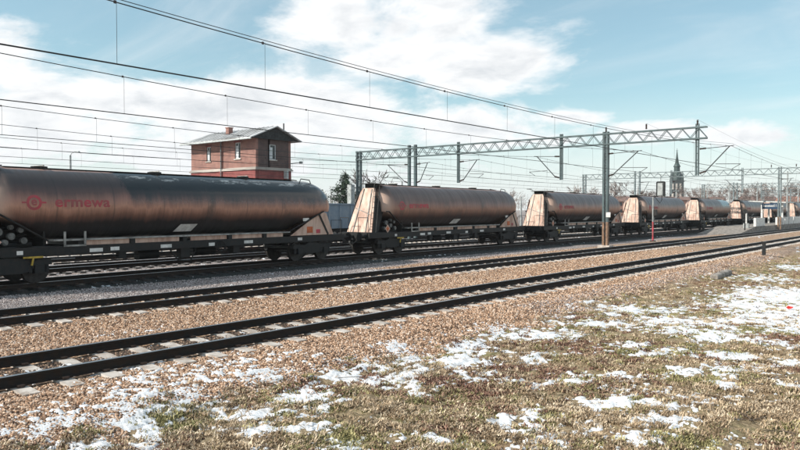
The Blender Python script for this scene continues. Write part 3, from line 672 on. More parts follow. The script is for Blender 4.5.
    vs = [ep(*p) for p in out] + [(q[0], q[1]+0.10, q[2]) for q in (ep(*p) for p in out)]; n = len(out)
    MB().add(vs, [tuple(range(n)), tuple(range(2*n-1, n-1, -1))] + [(i, n+i, n+(i+1) % n, (i+1) % n) for i in range(n)]).build('end_panel', M['beige'], w)
    rb = MB()
    for x0, x1 in ((-0.45,-0.28),(0.45,0.28)): rb.bar(Vector(ep(x0,1.26))-Vector((0,0.02,0)), Vector(ep(x1,3.66))-Vector((0,0.02,0)), 0.04, 0.05)
    rb.bar(Vector(ep(-0.66,2.6))-Vector((0,0.02,0)), Vector(ep(0.6,2.2))-Vector((0,0.02,0)), 0.03)
    rb.build('panel_rib', M['sill'], w)
    for sx_ in (-1, 1):
        MB().add([(sx_*0.92,1.16,1.25),(sx_*0.92,1.62,1.25),(sx_*0.74,2.42,2.62),(sx_*0.66,1.72,3.3),(sx_*0.88,1.18,1.25),(sx_*0.88,1.62,1.25),(sx_*0.70,2.42,2.62),(sx_*0.62,1.72,3.3)],
                 [(0,1,2,3),(7,6,5,4),(0,4,5,1),(1,5,6,2),(2,6,7,3),(3,7,4,0)]).build('side_gusset', M['black'], w)
    # open bay under the sloping belly: discharge valves and pipework
    for (y, z, r) in ((2.45,1.75,0.13),(2.85,1.60,0.12),(2.25,1.45,0.10),(2.65,1.40,0.10),(3.15,1.80,0.09),(3.25,1.45,0.11),(2.85,1.90,0.08)):
        cyl(MB(), (0.82, y, z), r, 'x', 0.07, 12).build('valve_flange', M['flange'], w)
    pp = MB().tube([(0.7,2.55,1.8),(0.35,2.55,1.8),(0.2,3.4,1.9)], 0.07).tube([(0.7,2.95,1.6),(0.3,3.0,1.5),(0.3,3.8,1.7)], 0.07).tube([(0.6,2.3,1.3),(0.6,3.6,1.3)], 0.09)
    pp.build('discharge_pipe', M['black'], w, smooth=True)
    MB().add([(0.95,2.2,1.25),(-0.95,2.2,1.25),(-0.95,4.45,1.25),(0.95,4.45,1.25),(0.6,2.5,2.37),(-0.6,2.5,2.37),(-0.6,2.7,2.37),(0.6,2.7,2.37)][0:0] or [(0,2.6,1.24),(0,4.4,1.24),(0,4.4,1.5),(0,2.9,2.36),(0,2.6,2.36),(0.04,2.6,1.24),(0.04,4.4,1.24),(0.04,4.4,1.5),(0.04,2.9,2.36),(0.04,2.6,2.36)],
             [(4,3,2,1,0),(5,6,7,8,9),(0,1,6,5),(1,2,7,6),(2,3,8,7),(3,4,9,8),(4,0,5,9)]).build('centre_web', M['black'], w)
    MB().box(-0.85, 0.85, 3.9, 3.96, 1.246, 1.74).build('cross_web', M['black'], w)
    # clad support at the other end
    for sx_ in (-1, 1):
        sd_ = MB().prism([(15.35,1.247),(18.35,1.247),(17.85,2.30),(17.5,2.40)], 'x', *sorted((sx_*1.06, sx_*1.10))).build('support_panel', M['beige'], w)
        MB().bar((sx_*1.115,17.3,2.25), (sx_*1.115,17.95,1.26), 0.03, 0.10).build('stiffener', M['black'], sd_)
        MB().box(*sorted((sx_*1.10, sx_*1.112)), 16.45, 16.85, 1.36, 1.66).build('orange_plate', M['orange'], sd_)
        MB().box(*sorted((sx_*1.10, sx_*1.112)), 17.1, 17.38, 1.33, 1.52).build('red_plate', M['red'], sd_)
    MB().add([(-1.06,18.35,1.247),(1.06,18.35,1.247),(1.06,17.85,2.30),(-1.06,17.85,2.30),(-1.06,18.29,1.247),(1.06,18.29,1.247),(1.06,17.79,2.30),(-1.06,17.79,2.30)],
             [(0,1,2,3),(7,6,5,4),(4,5,1,0),(5,6,2,1),(6,7,3,2),(7,4,0,3)]).build('rear_panel', M['beige'], w)
    # raised lip where the belly slope meets the shell
    for sx_ in (-1, 1):
        MB().tube([(sx_*0.98, 15.4, 1.46), (sx_*1.23, 17.5, 2.40)], 0.035, 6).build('slope_edge', M['black'], w)
        MB().tube([(sx_*0.96, 4.0, 1.42), (sx_*1.22, 2.25, 2.38), (sx_*1.1, 2.1, 2.38)], 0.035, 6).build('slope_edge', M['black'], w)
    # hazard diamond
    dm = MB().prism([(4.55-0.0, 1.30),(4.78,1.53),(4.55,1.76),(4.32,1.53)], 'x', 1.13, 1.15); 
    o = dm.build('hazard_placard', M['beige'], w); o.location = (0, -2.35, -0.10)
    MB().prism([(4.55, 1.40),(4.68,1.53),(4.55,1.66),(4.42,1.53)], 'x', 1.151, 1.156).build('placard_centre', M['orange'], o)
    # labels on the sill and framed box
    for y, l, z in ((5.4,0.5,1.03),(6.2,0.35,1.05),(8.3,0.5,1.05),(10.6,0.3,1.03),(12.5,0.5,1.06),(15.8,0.3,1.08),(2.9,0.2,1.05)):
        MB().box(1.12, 1.128, y, y+l, z-0.06, z+0.07).build('sill_label', M['white'], w)
    fr = MB().box(1.14,1.18,4.45,4.52,1.24,1.72).box(1.14,1.18,5.18,5.25,1.24,1.72).box(1.14,1.18,4.45,5.25,1.20,1.26)
    fr.build('document_frame', M['sill'], w)
    # roof walkway, hatches, pipes, handrail
    rw = MB().box(-0.24, 0.24, 2.9, 16.4, 3.925, 3.945)
    for y in np.arange(3.0, 16.3, 1.4): rw.box(-0.22, 0.22, y, y+0.08, 3.88, 3.923)
    rw.build('roof_walkway', M['black'], w)
    for y in (4.2, 8.8, 13.4):
        h = MB(); cyl(h, (0, y, 3.95), 0.27, 'z', 0.05, 18); hh = h.build('hatch', M['black'], w, smooth=True)
        cyl(MB(), (0,0,0), 1, 'z', 1); b_ = MB(); b_.bar((-0.33, y, 4.02), (0.33, y, 4.02), 0.035); b_.build('hatch_handle', M['sill'], hh)
    hr = MB()
    hr.tube([(0.45,16.6,3.80),(0.45,16.7,4.0),(0.45,17.3,3.96),(0.45,17.5,3.6)], 0.025, 5).tube([(-0.45,16.6,3.80),(-0.45,16.7,4.0),(-0.45,17.3,3.96),(-0.45,17.5,3.6)], 0.025, 5)
    hr.build('top_handrail', M['black'], w)
    pt = MB().box(-0.5, 0.5, 1.7, 2.75, 3.93, 3.965).box(-0.4,0.4,2.1,2.2,3.7,3.93)
    pt.build('top_platform', M['black'], w)
    # ladder and end handrails
    ld = MB().tube([(0.86,0.95,1.25),(0.62,1.70,3.95)], 0.02, 5).tube([(1.10,1.20,1.25),(0.80,1.95,3.95)], 0.02, 5)
    for i in range(9):
        k = (i+0.5)/9; ld.bar((0.86-0.24*k, 0.95+0.75*k, 1.25+2.7*k), (1.10-0.3*k, 1.20+0.75*k, 1.25+2.7*k), 0.025)
    ld.build('ladder', M['black'], w)
    er = MB()
    for x in (-1.0, -0.4, 0.3, 1.0): er.tube([(x, 0.66, 1.22), (x, 0.66, 2.05)], 0.017, 5)
    er.tube([(-1.0,0.66,2.05),(-0.4,0.66,2.05)], 0.017, 5).tube([(0.3,0.66,2.05),(1.0,0.66,2.05)], 0.017, 5)
    for x in (-1.0, 1.0): er.tube([(x,19.1,1.22),(x,19.1,1.95),(x,18.3,1.95),(x,18.3,1.22)], 0.017, 5)
    er.build('end_handrail', M['black'], w)
    # buffers, hook
    for y, d in ((0.62, -1), (19.2, 1)):
        for x in (-0.875, 0.875):
            b = MB(); b.tube([(x, y, 1.06), (x, y+d*0.32, 1.06)], 0.11, 12); b.tube([(x, y+d*0.32, 1.06), (x, y+d*0.58, 1.06)], 0.07, 12); b.tube([(x, y+d*0.56, 1.06), (x, y+d*0.61, 1.06)], 0.22, 16)
            b.build('buffer', M['black'], w, smooth=True)
        MB().bar((0, y, 1.02), (0, y+d*0.6, 0.98), 0.09, 0.14).build('coupling', M['black'], w)
        hs = MB(); hs.tube([(0.35, y, 1.0), (0.37, y+d*0.25, 0.75), (0.33, y+d*0.5, 0.62), (0.3, y+d*0.62, 0.66)], 0.025, 6).build('brake_hose', M['black'], w)
        MB().box(-0.98, 0.98, *sorted((y, y+d*0.06)), 0.45+0.4, 1.22).build('headstock', M['black'], w)
    # bogies
    for yc in (2.75, 16.9):
        bg = MB()
        for sx_ in (-1, 1):
            x0, x1 = sorted((sx_*0.93, sx_*1.05))
            bg.prism([(yc-1.35,0.62),(yc-1.30,0.80),(yc-0.55,0.78),(yc-0.3,0.88),(yc+0.3,0.88),(yc+0.55,0.78),(yc+1.30,0.80),(yc+1.35,0.62),(yc+0.95,0.60),(yc+0.62,0.44),(yc+0.4,0.36),(yc-0.4,0.36),(yc-0.62,0.44),(yc-0.95,0.60)], 'x', x0, x1)
            for e in (-0.9, 0.9): bg.box(*sorted((sx_*0.90, sx_*1.12)), yc+e-0.16, yc+e+0.16, 0.34, 0.62)
        bg.box(-1.0, 1.0, yc-0.22, yc+0.22, 0.55, 0.93)
        for e in (-1.25, 1.25): bg.box(-0.95, 0.95, yc+e-0.05, yc+e+0.05, 0.62, 0.74)
        bo = bg.build('bogie', M['black'], w)
        for e in (-0.9, 0.9):
            ws = MB()
            for sx_ in (-1, 1): cyl(ws, (sx_*0.755, yc+e, 0.462), 0.46, 'x', 0.065, 28); cyl(ws, (sx_*0.70, yc+e, 0.462), 0.488, 'x', 0.014, 28)
            cyl(ws, (0, yc+e, 0.462), 0.085, 'x', 1.0, 10)
            wo = ws.build('wheelset', M['wheel'], bo, smooth=True)
        for e in (-0.9, 0.9):
            for q in (-0.27, 0.27):
                for sx_ in (-1, 1): inst('coil_spring', SPR, bo, (sx_*1.0, yc+e+q, 0.50))
        if yc < 10:
            MB().box(1.122, 1.15, yc+0.35, yc+1.0, 0.86, 0.92).build('yellow_mark', M['yellow'], bo); 
            MB().bar((1.14, yc+0.68, 0.90), (1.14, yc+0.62, 0.62), 0.05).build('yellow_lever', M['yellow'], bo)
    # brake gear amidships
    cyl(MB(), (0.35, 8.2, 0.72), 0.20, 'y', 0.45, 14).build('air_reservoir', M['black'], w, smooth=True)
    cyl(MB(), (-0.4, 11.4, 0.70), 0.22, 'y', 0.6, 14).build('air_reservoir', M['black'], w, smooth=True)
    for q in ((0.72, 1.02, 9.3, 9.75, 0.55, 0.93), (0.6, 1.0, 12.0, 12.35, 0.62, 0.93), (0.8, 1.0, 6.6, 6.9, 0.65, 0.93)):
        MB().box(*q).build('brake_box', M['black'], w)
    rd = MB().tube([(0.9,5.0,0.78),(0.9,14.6,0.78)], 0.025, 5).tube([(0.15,4.6,0.55),(0.15,14.8,0.55)], 0.03, 5)
    rd.bar((0.98,8.8,0.92), (0.98,9.2,0.45), 0.04).bar((0.98,10.1,0.92), (0.98,9.8,0.42), 0.04).bar((0.98, 9.2, 0.45), (0.98, 9.8, 0.42), 0.04)
    rd.build('brake_rods', M['black'], w)
    hw = MB()
    n = 14
    pts = [(1.16, 11.2+0.22*math.cos(2*math.pi*i/n), 0.95+0.22*math.sin(2*math.pi*i/n)) for i in range(n+1)]
    hw.tube(pts, 0.02, 5, False).bar((1.16,10.98,0.95),(1.16,11.42,0.95),0.025).bar((1.16,11.2,0.73),(1.16,11.2,1.17),0.025).build('brake_handwheel', M['black'], w)
    return w
wlab = ['nearest grimy brown tank wagon, cut by the left edge, with red company name',
        'second tank wagon from the left, smaller red lettering, behind the first gap with blue wagon',
        'third tank wagon from the left, ending just behind the tall lattice mast',
        'fourth tank wagon from the left, standing behind the signal post',
        'fifth tank wagon from the left, in front of the pinkish brick factory',
        'sixth tank wagon from the left, last one before the platform canopy',
        'seventh tank wagon from the left, seen behind the platform canopy sign',
        'farthest tank wagon at the right edge behind the platform walls']
W0 = build_wagon()
wg = []
for k in range(8):
    o = W0 if k == 0 else copy_tree(W0)
    o.location = (-D_TRAIN, 6.8 + (20.1 + WL*(k-1) if k else 0), 0); tag(o, wlab[k], 'tank wagon', 'goods train of tank wagons'); wg.append(o)
    if k == 0:                                     # the nearest wagon still stands in the bend: its bogies sit on the curved rails
        ya, yb = 6.8+2.75, 6.8+16.9; sl = (bend(ya)-bend(yb))/(yb-ya)
        o.rotation_euler = (0, 0, math.atan(sl)); o.location.x = -D_TRAIN + bend(ya) + sl*2.75; o.location.y -= 0.35
wash = [6.3, 40, 40, 40, 12.0, 40, 40, 40]
for k, o in enumerate(wg):
    for ch in o.children:
        if ch.name.startswith('tank'): ch['washed_from'] = float(wash[k])

# blue-grey open wagon behind the first gap
bw = thing('open_goods_wagon', 'blue grey ribbed open wagon seen through the gap between the first two tank wagons', 'goods wagon', (-D_5, 24.0, 0))
MB().box(-1.35, 1.35, 0, 14.0, 1.15, 2.85).build('body', M['bluew'], bw)
for i in range(13):
    for sx_ in (-1, 1): MB().box(*sorted((sx_*1.35, sx_*1.44)), 0.15+i*1.13, 0.29+i*1.13, 1.16, 2.80).build('side_rib', M['bluew'], bw)
MB().box(-1.42, 1.42, -0.02, 14.02, 2.85, 2.94).build('top_rail', M['bluew'], bw)
MB().box(-1.2, 1.2, 0.1, 13.9, 0.85, 1.15).build('underframe', M['black'], bw)
for yc in (2.2, 11.8):
    b = MB().box(-1.05, 1.05, yc-1.3, yc+1.3, 0.55, 0.83).build('bogie', M['black'], bw)
    for e in (-0.9, 0.9):
        q = MB(); 
        for sx_ in (-1, 1): cyl(q, (sx_*0.755, yc+e, 0.46), 0.46, 'x', 0.06, 20)
        cyl(q, (0, yc+e, 0.46), 0.08, 'x', 0.7, 8); q.build('wheelset', M['wheel'], b, smooth=True)

# ------------------------------------------------------------------ catenary portals
DL, DM1, DM2, DR, DEND = 44.6, 38.5, 37.8, 20.3, 13.4
ZT, ZB = 7.98, 7.16
def lattice_column(mb, D, z0, z1, w=0.36):
    for ex in (-1, 1):
        for ey in (-1, 1): mb.box(-D+ex*w/2-0.035, -D+ex*w/2+0.035, ey*w/2-0.035, ey*w/2+0.035, z0, z1)
def portal(label, Y, detail, dmast=DR, dl=DL):
    p = thing('catenary_portal', label, 'catenary portal', (0, Y, 0), 0, 'catenary portals spanning the tracks')
    # main mast beside the middle track
    m = MB(); w = 0.27
    for ex in (-1, 1): m.box(-dmast+ex*w/2-0.07, -dmast+ex*w/2+0.07, -0.14, 0.14, 1.6, ZT+0.12)
    G = M['green'] if detail else M['farmast']; mo = m.build('mast', G, p)  # far portals take the paler paint in place of haze
    m2 = MB()
    for ex in (-1, 1): m2.box(-dmast+ex*w/2-0.07, -dmast+ex*w/2+0.07, -0.14, 0.14, -0.3, 1.598)
    m2.build('mast_foot', M['mastrust'], p)
    MB().box(-dmast-0.45, -dmast+0.45, -0.4, 0.4, -0.5, -0.08).build('mast_base', M['conc'], p)
    bt = [(-0.2+0.0, 0.2)]
    z = 0.1; k = 0; lac = MB(); me_b = None
    while z < ZB-0.2:
        for ey in (-0.125, 0.125):
            if detail:
                if me_b is None:
                    me_b = MB().bar((-0.13, 0, 0), (0.13, 0, 0.42), 0.05, 0.014).mesh('mast_lacing'); me_b.materials.append(G)
                inst('mast_lacing', me_b, p, (-dmast, ey, z), (0, 0, 0 if k % 2 == 0 else math.pi))
            else: lac.bar((-dmast-0.17*(1 if k % 2 == 0 else -1), ey, z), (-dmast+0.17*(1 if k % 2 == 0 else -1), ey, z+0.42), 0.05, 0.014)
        z += 0.42; k += 1
    if not detail: lac.build('mast_lacing', G, p)
    if detail: MB().box(-dmast+0.1, -dmast+0.42, -0.17, -0.131, 1.95, 2.3).build('number_plate', M['white'], p)
    # other columns
    for D in (dl, DM1, DM2):
        c = MB(); ww = 0.42 if D == dl else 0.11
        for ex in (-1, 1): q_ = 0.08 if D == dl else 0.05; c.box(-D+ex*ww/2-q_, -D+ex*ww/2+q_, -0.12, 0.12, -0.3, ZT+ (0.05 if D == dl else 0.25))
        z = 0
        while z < ZB:
            c.bar((-D-ww/2, 0.1, z), (-D+ww/2, 0.1, z+0.5), 0.05, 0.02); c.bar((-D-ww/2, -0.1, z+0.5), (-D+ww/2, -0.1, z), 0.05, 0.02); z += 0.5
        c.build('column', G, p)
    # girder chords
    hw_ = 0.13
    for ey in (-1, 1):
        for zz_ in (ZT-0.04, ZB+0.04):
            MB().box(-dl-0.3, -DEND, ey*hw_-0.04, ey*hw_+0.04, zz_-0.05, zz_+0.05).build('girder_chord', G, p)
    L = (dl+0.3-DEND); n = 30; st = L/n
    if detail:
        bmsh = MB().bar((0, 0, ZB+0.09), (st/2, 0, ZT-0.09), 0.045, 0.03).mesh('girder_brace'); bmsh.materials.append(G)
        for i in range(n):
            for ey in (-1, 1):
                inst('girder_brace', bmsh, p, (-DEND-(i+1)*st, ey*hw_, 0)); inst('girder_brace', bmsh, p, (-DEND-i*st, ey*hw_, 0), (0, 0, math.pi))
    else:
        g = MB()
        for i in range(n):
            x = -DEND-(i+1)*st
            for ey in (-1, 1): g.bar((x, ey*hw_, ZB+0.09), (x+st/2, ey*hw_, ZT-0.09), 0.045, 0.03); g.bar((x+st, ey*hw_, ZB+0.09), (x+st/2, ey*hw_, ZT-0.09), 0.045, 0.03)
        g.build('girder_brace', G, p)
    tp = MB()
    for i in range(n):
        x = -DEND-(i+1)*st; zq = ZT-0.03 if i % 2 else ZB+0.03
        tp.bar((x, -hw_, ZT-0.03), (x+st, hw_, ZT-0.03), 0.04, 0.02); tp.bar((x, hw_, ZB+0.03), (x+st, -hw_, ZB+0.03), 0.04, 0.02)
    tp.build('girder_lacing', G, p)
    # droppers posts that hang from the girder, and cantilevers to the tracks
    for D in (14.0, 23.8, 33.2):
        h = MB(); 
        for e in (-1, 1): h.box(-D+e*0.075-0.04, -D+e*0.075+0.04, -0.07, 0.07, 4.75, ZT+0.2)
        for z in np.arange(4.85, 7.3, 0.45): h.box(-D-0.08, -D+0.08, -0.05, 0.05, z, z+0.05)
        h.build('hanging_post', G, p)
    for Dp, Dt in ((14.0, D_NEAR+0.1), (DR if dmast == DR else dmast, D_FAR), (23.8, D_TRAIN), (33.2, D_4), (DM2, D_5), (DM1, D_6)):
        sg = 1 if Dt < Dp else -1; x0 = -Dp + sg*0.15; xt = -Dt
        c = MB().tube([(x0+sg*0.35, 0, 4.98), (xt-sg*0.15, 0, 6.60)], 0.035, 6)
        c.tube([(x0+sg*0.35, 0, 6.52), (xt+sg*0.1, 0, 6.62)], 0.025, 6)
        c.tube([(x0+sg*1.0, 0, 5.48), (xt+sg*0.5, 0, 5.42)], 0.022, 6).tube([(xt+sg*0.5, 0, 5.42), (xt, 0, 5.12)], 0.018, 6)
        ct = c.build('cantilever', M['wire'], p)
        for z in (4.90, 6.51):
            q = MB(); pts = []; rs = []
            for i in range(9): pts.append((x0+sg*0.40*i/8, 0, z + (0.12*i/8 if z < 5 else 0.02*i/8))); rs.append(0.075 if i % 2 else 0.035)
            q.tube(pts, rs, 8); q.build('insulator', M['insul'], ct, smooth=True)
    for D in (14.0, 17.4, 20.3):
        q = MB(); pts = [(-D, 0, ZT+0.1+0.05*i) for i in range(8)]; q.tube(pts, [0.08 if i % 2 else 0.035 for i in range(8)], 8)
        q.build('top_insulator', M['insul'], p, smooth=True)
    return p
portal('near catenary portal, a long lattice girder on masts crossing above the tank wagons', 47.9, True)
portal('second catenary portal, thin girder seen beyond the church spire at the right', 101.5, False, 19.28, 46.5)
portal('third catenary portal, faint and small behind the second one', 157, False)
portal('most distant catenary portal, low above the far end of the train', 213, False)

# ------------------------------------------------------------------ overhead wires
def line(D, label, feeder=False, first=-2.0):
    o = thing('overhead_line', label, 'overhead line', (0, 0, 0), 0, 'overhead lines above the tracks')
    sup = [first, 47.9, 101.5, 157, 213, 270]
    def zm(y):
        for a, b in zip(sup[:-1], sup[1:]):
            if y <= b: 
                k = (y-(a+b)/2)/((b-a)/2); return 5.88+0.72*k*k
        return 6.6
    def zc(y):
        for a, b in zip(sup[:-1], sup[1:]):
            if y <= b:
                k = (y-(a+b)/2)/((b-a)/2); return 5.06+0.05*k*k
        return 5.1
    ys = [first + i*2.5 for i in range(int((270-first)/2.5)+1)]
    stag = lambda y: 0.15*math.sin((y+2)/50*math.pi)
    MB().tube([(-D+stag(y)*0.3, y, zm(y)) for y in ys], 0.0115, 5, False).build('messenger_wire', M['wire'], o)
    MB().tube([(-D-0.02+stag(y), y, zc(y)) for y in ys], 0.0080, 5, False).build('contact_wire', M['wire'], o)
    MB().tube([(-D+0.02+stag(y), y, zc(y)+0.004) for y in ys], 0.0080, 5, False).build('contact_wire', M['wire'], o)
    if feeder:
        MB().tube([(-D+0.03, y, zm(y)+0.05+0.0022*max(0, y)) for y in ys], 0.008, 5, False).build('feeder_wire', M['wire'], o)
    dm = MB().tube([(0,0,0),(0,0,1)], 0.0045, 4, False).mesh('dropper'); dm.materials.append(M['wire'])
    cm = MB().box(-0.014, 0.014, -0.022, 0.022, -0.022, 0.03).mesh('clamp'); cm.materials.append(M['insul'])
    y = 3.0; rest = MB()
    while y < 200:
        a, b = (-D+stag(y), y, zc(y)), (-D+stag(y)*0.3, y, zm(y))
        if y < 60:
            q = inst('dropper', dm, o, a, (0, 0, 0), (1, 1, b[2]-a[2])); inst('clamp', cm, o, (b[0], b[1], b[2]))
        else: rest.tube([a, b], 0.0045, 4, False)
        y += 3.35
    rest.build('dropper_row', M['wire'], o, kind='stuff')
line(D_NEAR+0.15, 'thick pair of overhead wires highest in the picture, above the nearest track', True)
line(D_FAR, 'overhead wires above the middle track, second from the top at the left edge')
line(D_TRAIN, 'overhead wires directly above the tank wagons')
line(D_4, 'overhead wires just behind the tank wagons, above the second hidden track')
line(D_5, 'overhead wires above the blue grey wagon')
line(D_6, 'lowest overhead wires, passing just in front of the brick signal building')
# two extra return wires on top of the portals
for D, z, lb in ((14.0, 8.45, 'single wire carried on the insulators at the near end of the girders'), (17.4, 8.45, 'single wire carried on the insulators half way to the lattice mast')):
    o = MB().tube([(-D, y, z-0.9*(1-((y-75)/26.8)**2) if 47.9 <= y <= 101.5 else z) for y in np.arange(47.9, 103, 2.6)], 0.006, 4, False).build('return_wire', M['wire']); tag(o, lb, 'wire')

# ------------------------------------------------------------------ brick signal building
def building():
    # local x: across the tracks (+x towards the camera), local y along; origin at the near corner on the ground
    b = thing('signal_building', 'old two storey brick signal building with low tin gable roof behind the train', 'building', (-48.0, 38.4, -0.3))
    Wx, Ly, ze, zm_ = 9.7, 4.0, 9.35, 6.55
    th = 0.25
    def wall(name, face, z0, z1, holes, m, out=0.0):
        """solid wall pieces round the openings; face 'front' looks to -y, 'side' to +x"""
        L = Wx if face in ('front', 'back') else Ly
        mb = MB(); hs = sorted(holes); cur = -out if face in ('front','back') else 0
        def pc(a, c, zz0, zz1):
            if c-a < 1e-4 or zz1-zz0 < 1e-4: return
            if face == 'front': mb.box(-c, -a, -out, th, zz0, zz1)
            elif face == 'back': mb.box(-c, -a, Ly-th, Ly+out, zz0, zz1)
            elif face == 'side': mb.box(-th, out, a+th, c-0 if c < L else L-th, zz0, zz1)
            else: mb.box(-Wx-out, -Wx+th, a+th, L-th, zz0, zz1)
        cur = 0.0
        for (a, c, q0, q1) in hs:
            pc(cur, a, z0, z1); 
            if face == 'side': mb.box(-th, out, a+th, c+th, z0, q0); mb.box(-th, out, a+th, c+th, q1, z1); 
            else: pc(a, c, z0, q0); pc(a, c, q1, z1)
            cur = c
        if face == 'side' and hs:
            mb.box(-th, out, cur+th, L-th, z0, z1)
        else: pc(cur, L, z0, z1)
        return mb.build(name, m, b)
    wf = [(2.15, 2.95, 7.35, 8.8), (6.55, 7.25, 7.3, 8.65)]
    wall('upper_wall', 'front', zm_, ze, wf, M['brick_up']); wall('upper_wall', 'back', zm_, ze, [], M['brick_up'])
    wall('upper_side_wall', 'side', zm_, ze, [(1.35, 2.05, 7.25, 8.6)], M['brick_shade']); wall('upper_side_wall', 'far', zm_, ze, [], M['brick_up'])
    wall('lower_wall', 'front', 0, zm_-0.25, [], M['brick_lo'], 0.06); wall('lower_wall', 'back', 0, zm_-0.25, [], M['brick_lo'], 0.06)
    wall('lower_side_wall', 'side', 0, zm_-0.25, [], M['brick_lo'], 0.06); wall('lower_side_wall', 'far', 0, zm_-0.25, [], M['brick_lo'], 0.06)
    MB().box(-Wx-0.16, 0.16, -0.16, Ly+0.16, zm_-0.248, zm_-0.13).box(-Wx-0.08, 0.08, -0.08, Ly+0.08, zm_-0.128, zm_-0.002).build('string_course', M['farwall'], b)
    MB().box(-5.05, -4.7, -0.10, -0.002, zm_, ze-0.02).build('pilaster', M['brick_up'], b)
    MB().box(-5.05, -4.7, -0.16, -0.062, 0, zm_-0.25).build('pilaster', M['brick_lo'], b)
    MB().tube([(-4.8, -0.17, 3.0), (-4.8, -0.17, 9.0)], 0.045, 8).build('downpipe', M['farmast'], b)
    for (a, c, q0, q1) in wf:
        w = MB().box(-c, -a, 0.14, 0.18, q0, q1).build('window', M['glass'], b)
        f = MB().box(-c, -c+0.07, 0.08, 0.139, q0, q1).box(-a-0.07, -a, 0.08, 0.139, q0, q1).box(-c+0.07, -a-0.07, 0.08, 0.139, q1-0.07, q1).box(-c+0.07, -a-0.07, 0.08, 0.139, q0, q0+0.07).box(-(a+c)/2-0.03, -(a+c)/2+0.03, 0.08, 0.139, q0+0.07, q1-0.07)
        f.build('window_frame', M['curtain'], w)
        MB().box(-c+0.08, -(a+c)/2-0.035, 0.10, 0.136, q0+0.08, q1-0.3).build('blind', M['curtain'], w)
        MB().box(-c-0.08, -a+0.08, -0.08, 0.07, q0-0.09, q0-0.002).build('window_sill', M['farwall'], b)
        MB().box(-c-0.10, -a+0.10, -0.035, -0.002, q1, q1+0.20).build('window_arch', M['brick_lo'], b)
    q0, q1 = 7.25, 8.6; a, c = 1.35+th, 2.05+th
    w = MB().box(-0.18, -0.14, a, c, q0, q1).build('window', M['glass'], b)
    MB().box(-0.139, -0.08, a, a+0.07, q0, q1).box(-0.139, -0.08, c-0.07, c, q0, q1).box(-0.139, -0.08, a+0.07, c-0.07, q1-0.07, q1).box(-0.139, -0.08, a+0.07, c-0.07, q0, q0+0.07).build('window_frame', M['curtain'], w)
    MB().box(-0.136, -0.10, a+0.07, (a+c)/2, q0+0.08, q1-0.25).build('blind', M['curtain'], w)
    MB().box(-0.07, 0.06, a-0.08, c+0.08, q0-0.09, q0-0.002).build('window_sill', M['farwall'], b)
    MB().tube([(-Wx-0.5,-0.92,ze-0.42),(0.5,-0.92,ze-0.42)], 0.06, 8).build('gutter', M['pipe'], b)
    # gable roof, ridge across the tracks
    rz = ze+0.80; ov = 0.55; oe = 0.9; ym = Ly/2
    def slope(y_e, y_r, name):
        z_e = ze + 0.02 - (0.35 if True else 0)*0; k = (rz-ze)/(ym)
        z_e = ze - k*oe
        v = [(-Wx-ov, y_e, z_e), (0+ov, y_e, z_e), (0+ov, y_r, rz), (-Wx-ov+1.0, y_r, rz)]
        v2 = [(x, y, z+0.09) for x, y, z in v]
        o = MB().add(v+v2, [(0,1,2,3),(7,6,5,4),(0,4,5,1),(1,5,6,2),(2,6,7,3),(3,7,4,0)]).build(name, M['roofmetal'], b); return o, v
    r1, v1 = slope(-oe, ym, 'roof'); r2, v2 = slope(Ly+oe, ym, 'roof')
    # standing seams of the tin sheets
    for i in range(1, 16):
        x = -Wx-ov+1.0 + i*(Wx+2*ov-1.0)/16
        MB().bar((x-0.0, -oe, v1[0][2]+0.11), (x, ym, rz+0.11), 0.05, 0.05).build('roof_seam', M['roofmetal'], r1)
    MB().add([(-Wx-ov,-oe,v1[0][2]),(-Wx-ov,Ly+oe,v1[0][2]),(-Wx-ov+1.0,ym,rz+0.085),(-Wx-ov,-oe,v1[0][2]+0.09),(-Wx-ov,Ly+oe,v1[0][2]+0.09)], [(0,1,2),(3,2,4),(0,3,4,1),(0,2,3),(1,4,2)]).build('hip_end', M['darkwood'], b)
    MB().add([(0.30,-oe*0.9,v1[0][2]+0.02),(0.30,Ly+oe*0.9,v1[0][2]+0.02),(0.30,ym,rz-0.02),(0.24,-oe*0.9,v1[0][2]+0.02),(0.24,Ly+oe*0.9,v1[0][2]+0.02),(0.24,ym,rz-0.02)], [(0,1,2),(5,4,3),(0,3,4,1),(1,4,5,2),(2,5,3,0)]).build('gable_boards', M['darkwood'], b)
    MB().box(-5.35, -4.9, 0.8, 1.25, 9.0, 10.35).box(-5.4, -4.85, 0.75, 1.30, 10.352, 10.43).build('chimney', M['brick_up'], b)
    MB().tube([(-0.6, Ly-0.3, 9.4), (-0.6, Ly-0.3, 10.7)], 0.06, 8).build('vent_pipe', M['black'], b)
    MB().tube([(0.12, Ly-0.45, 3.2), (0.12, Ly-0.45, 6.5)], 0.06, 8).build('downpipe', M['pipe'], b)
    MB().box(0.08, 0.5, Ly-0.9, Ly-0.7, 5.6, 6.3).build('meter_box', M['pipe'], b)
    MB().tube([(0.17, Ly-0.2, 7.0), (0.75, Ly+0.5, 7.1)], 0.04, 6).box(0.7,0.95,Ly+0.4,Ly+0.62,7.0,7.2).build('wall_lamp', M['mastlight'], b)
building()

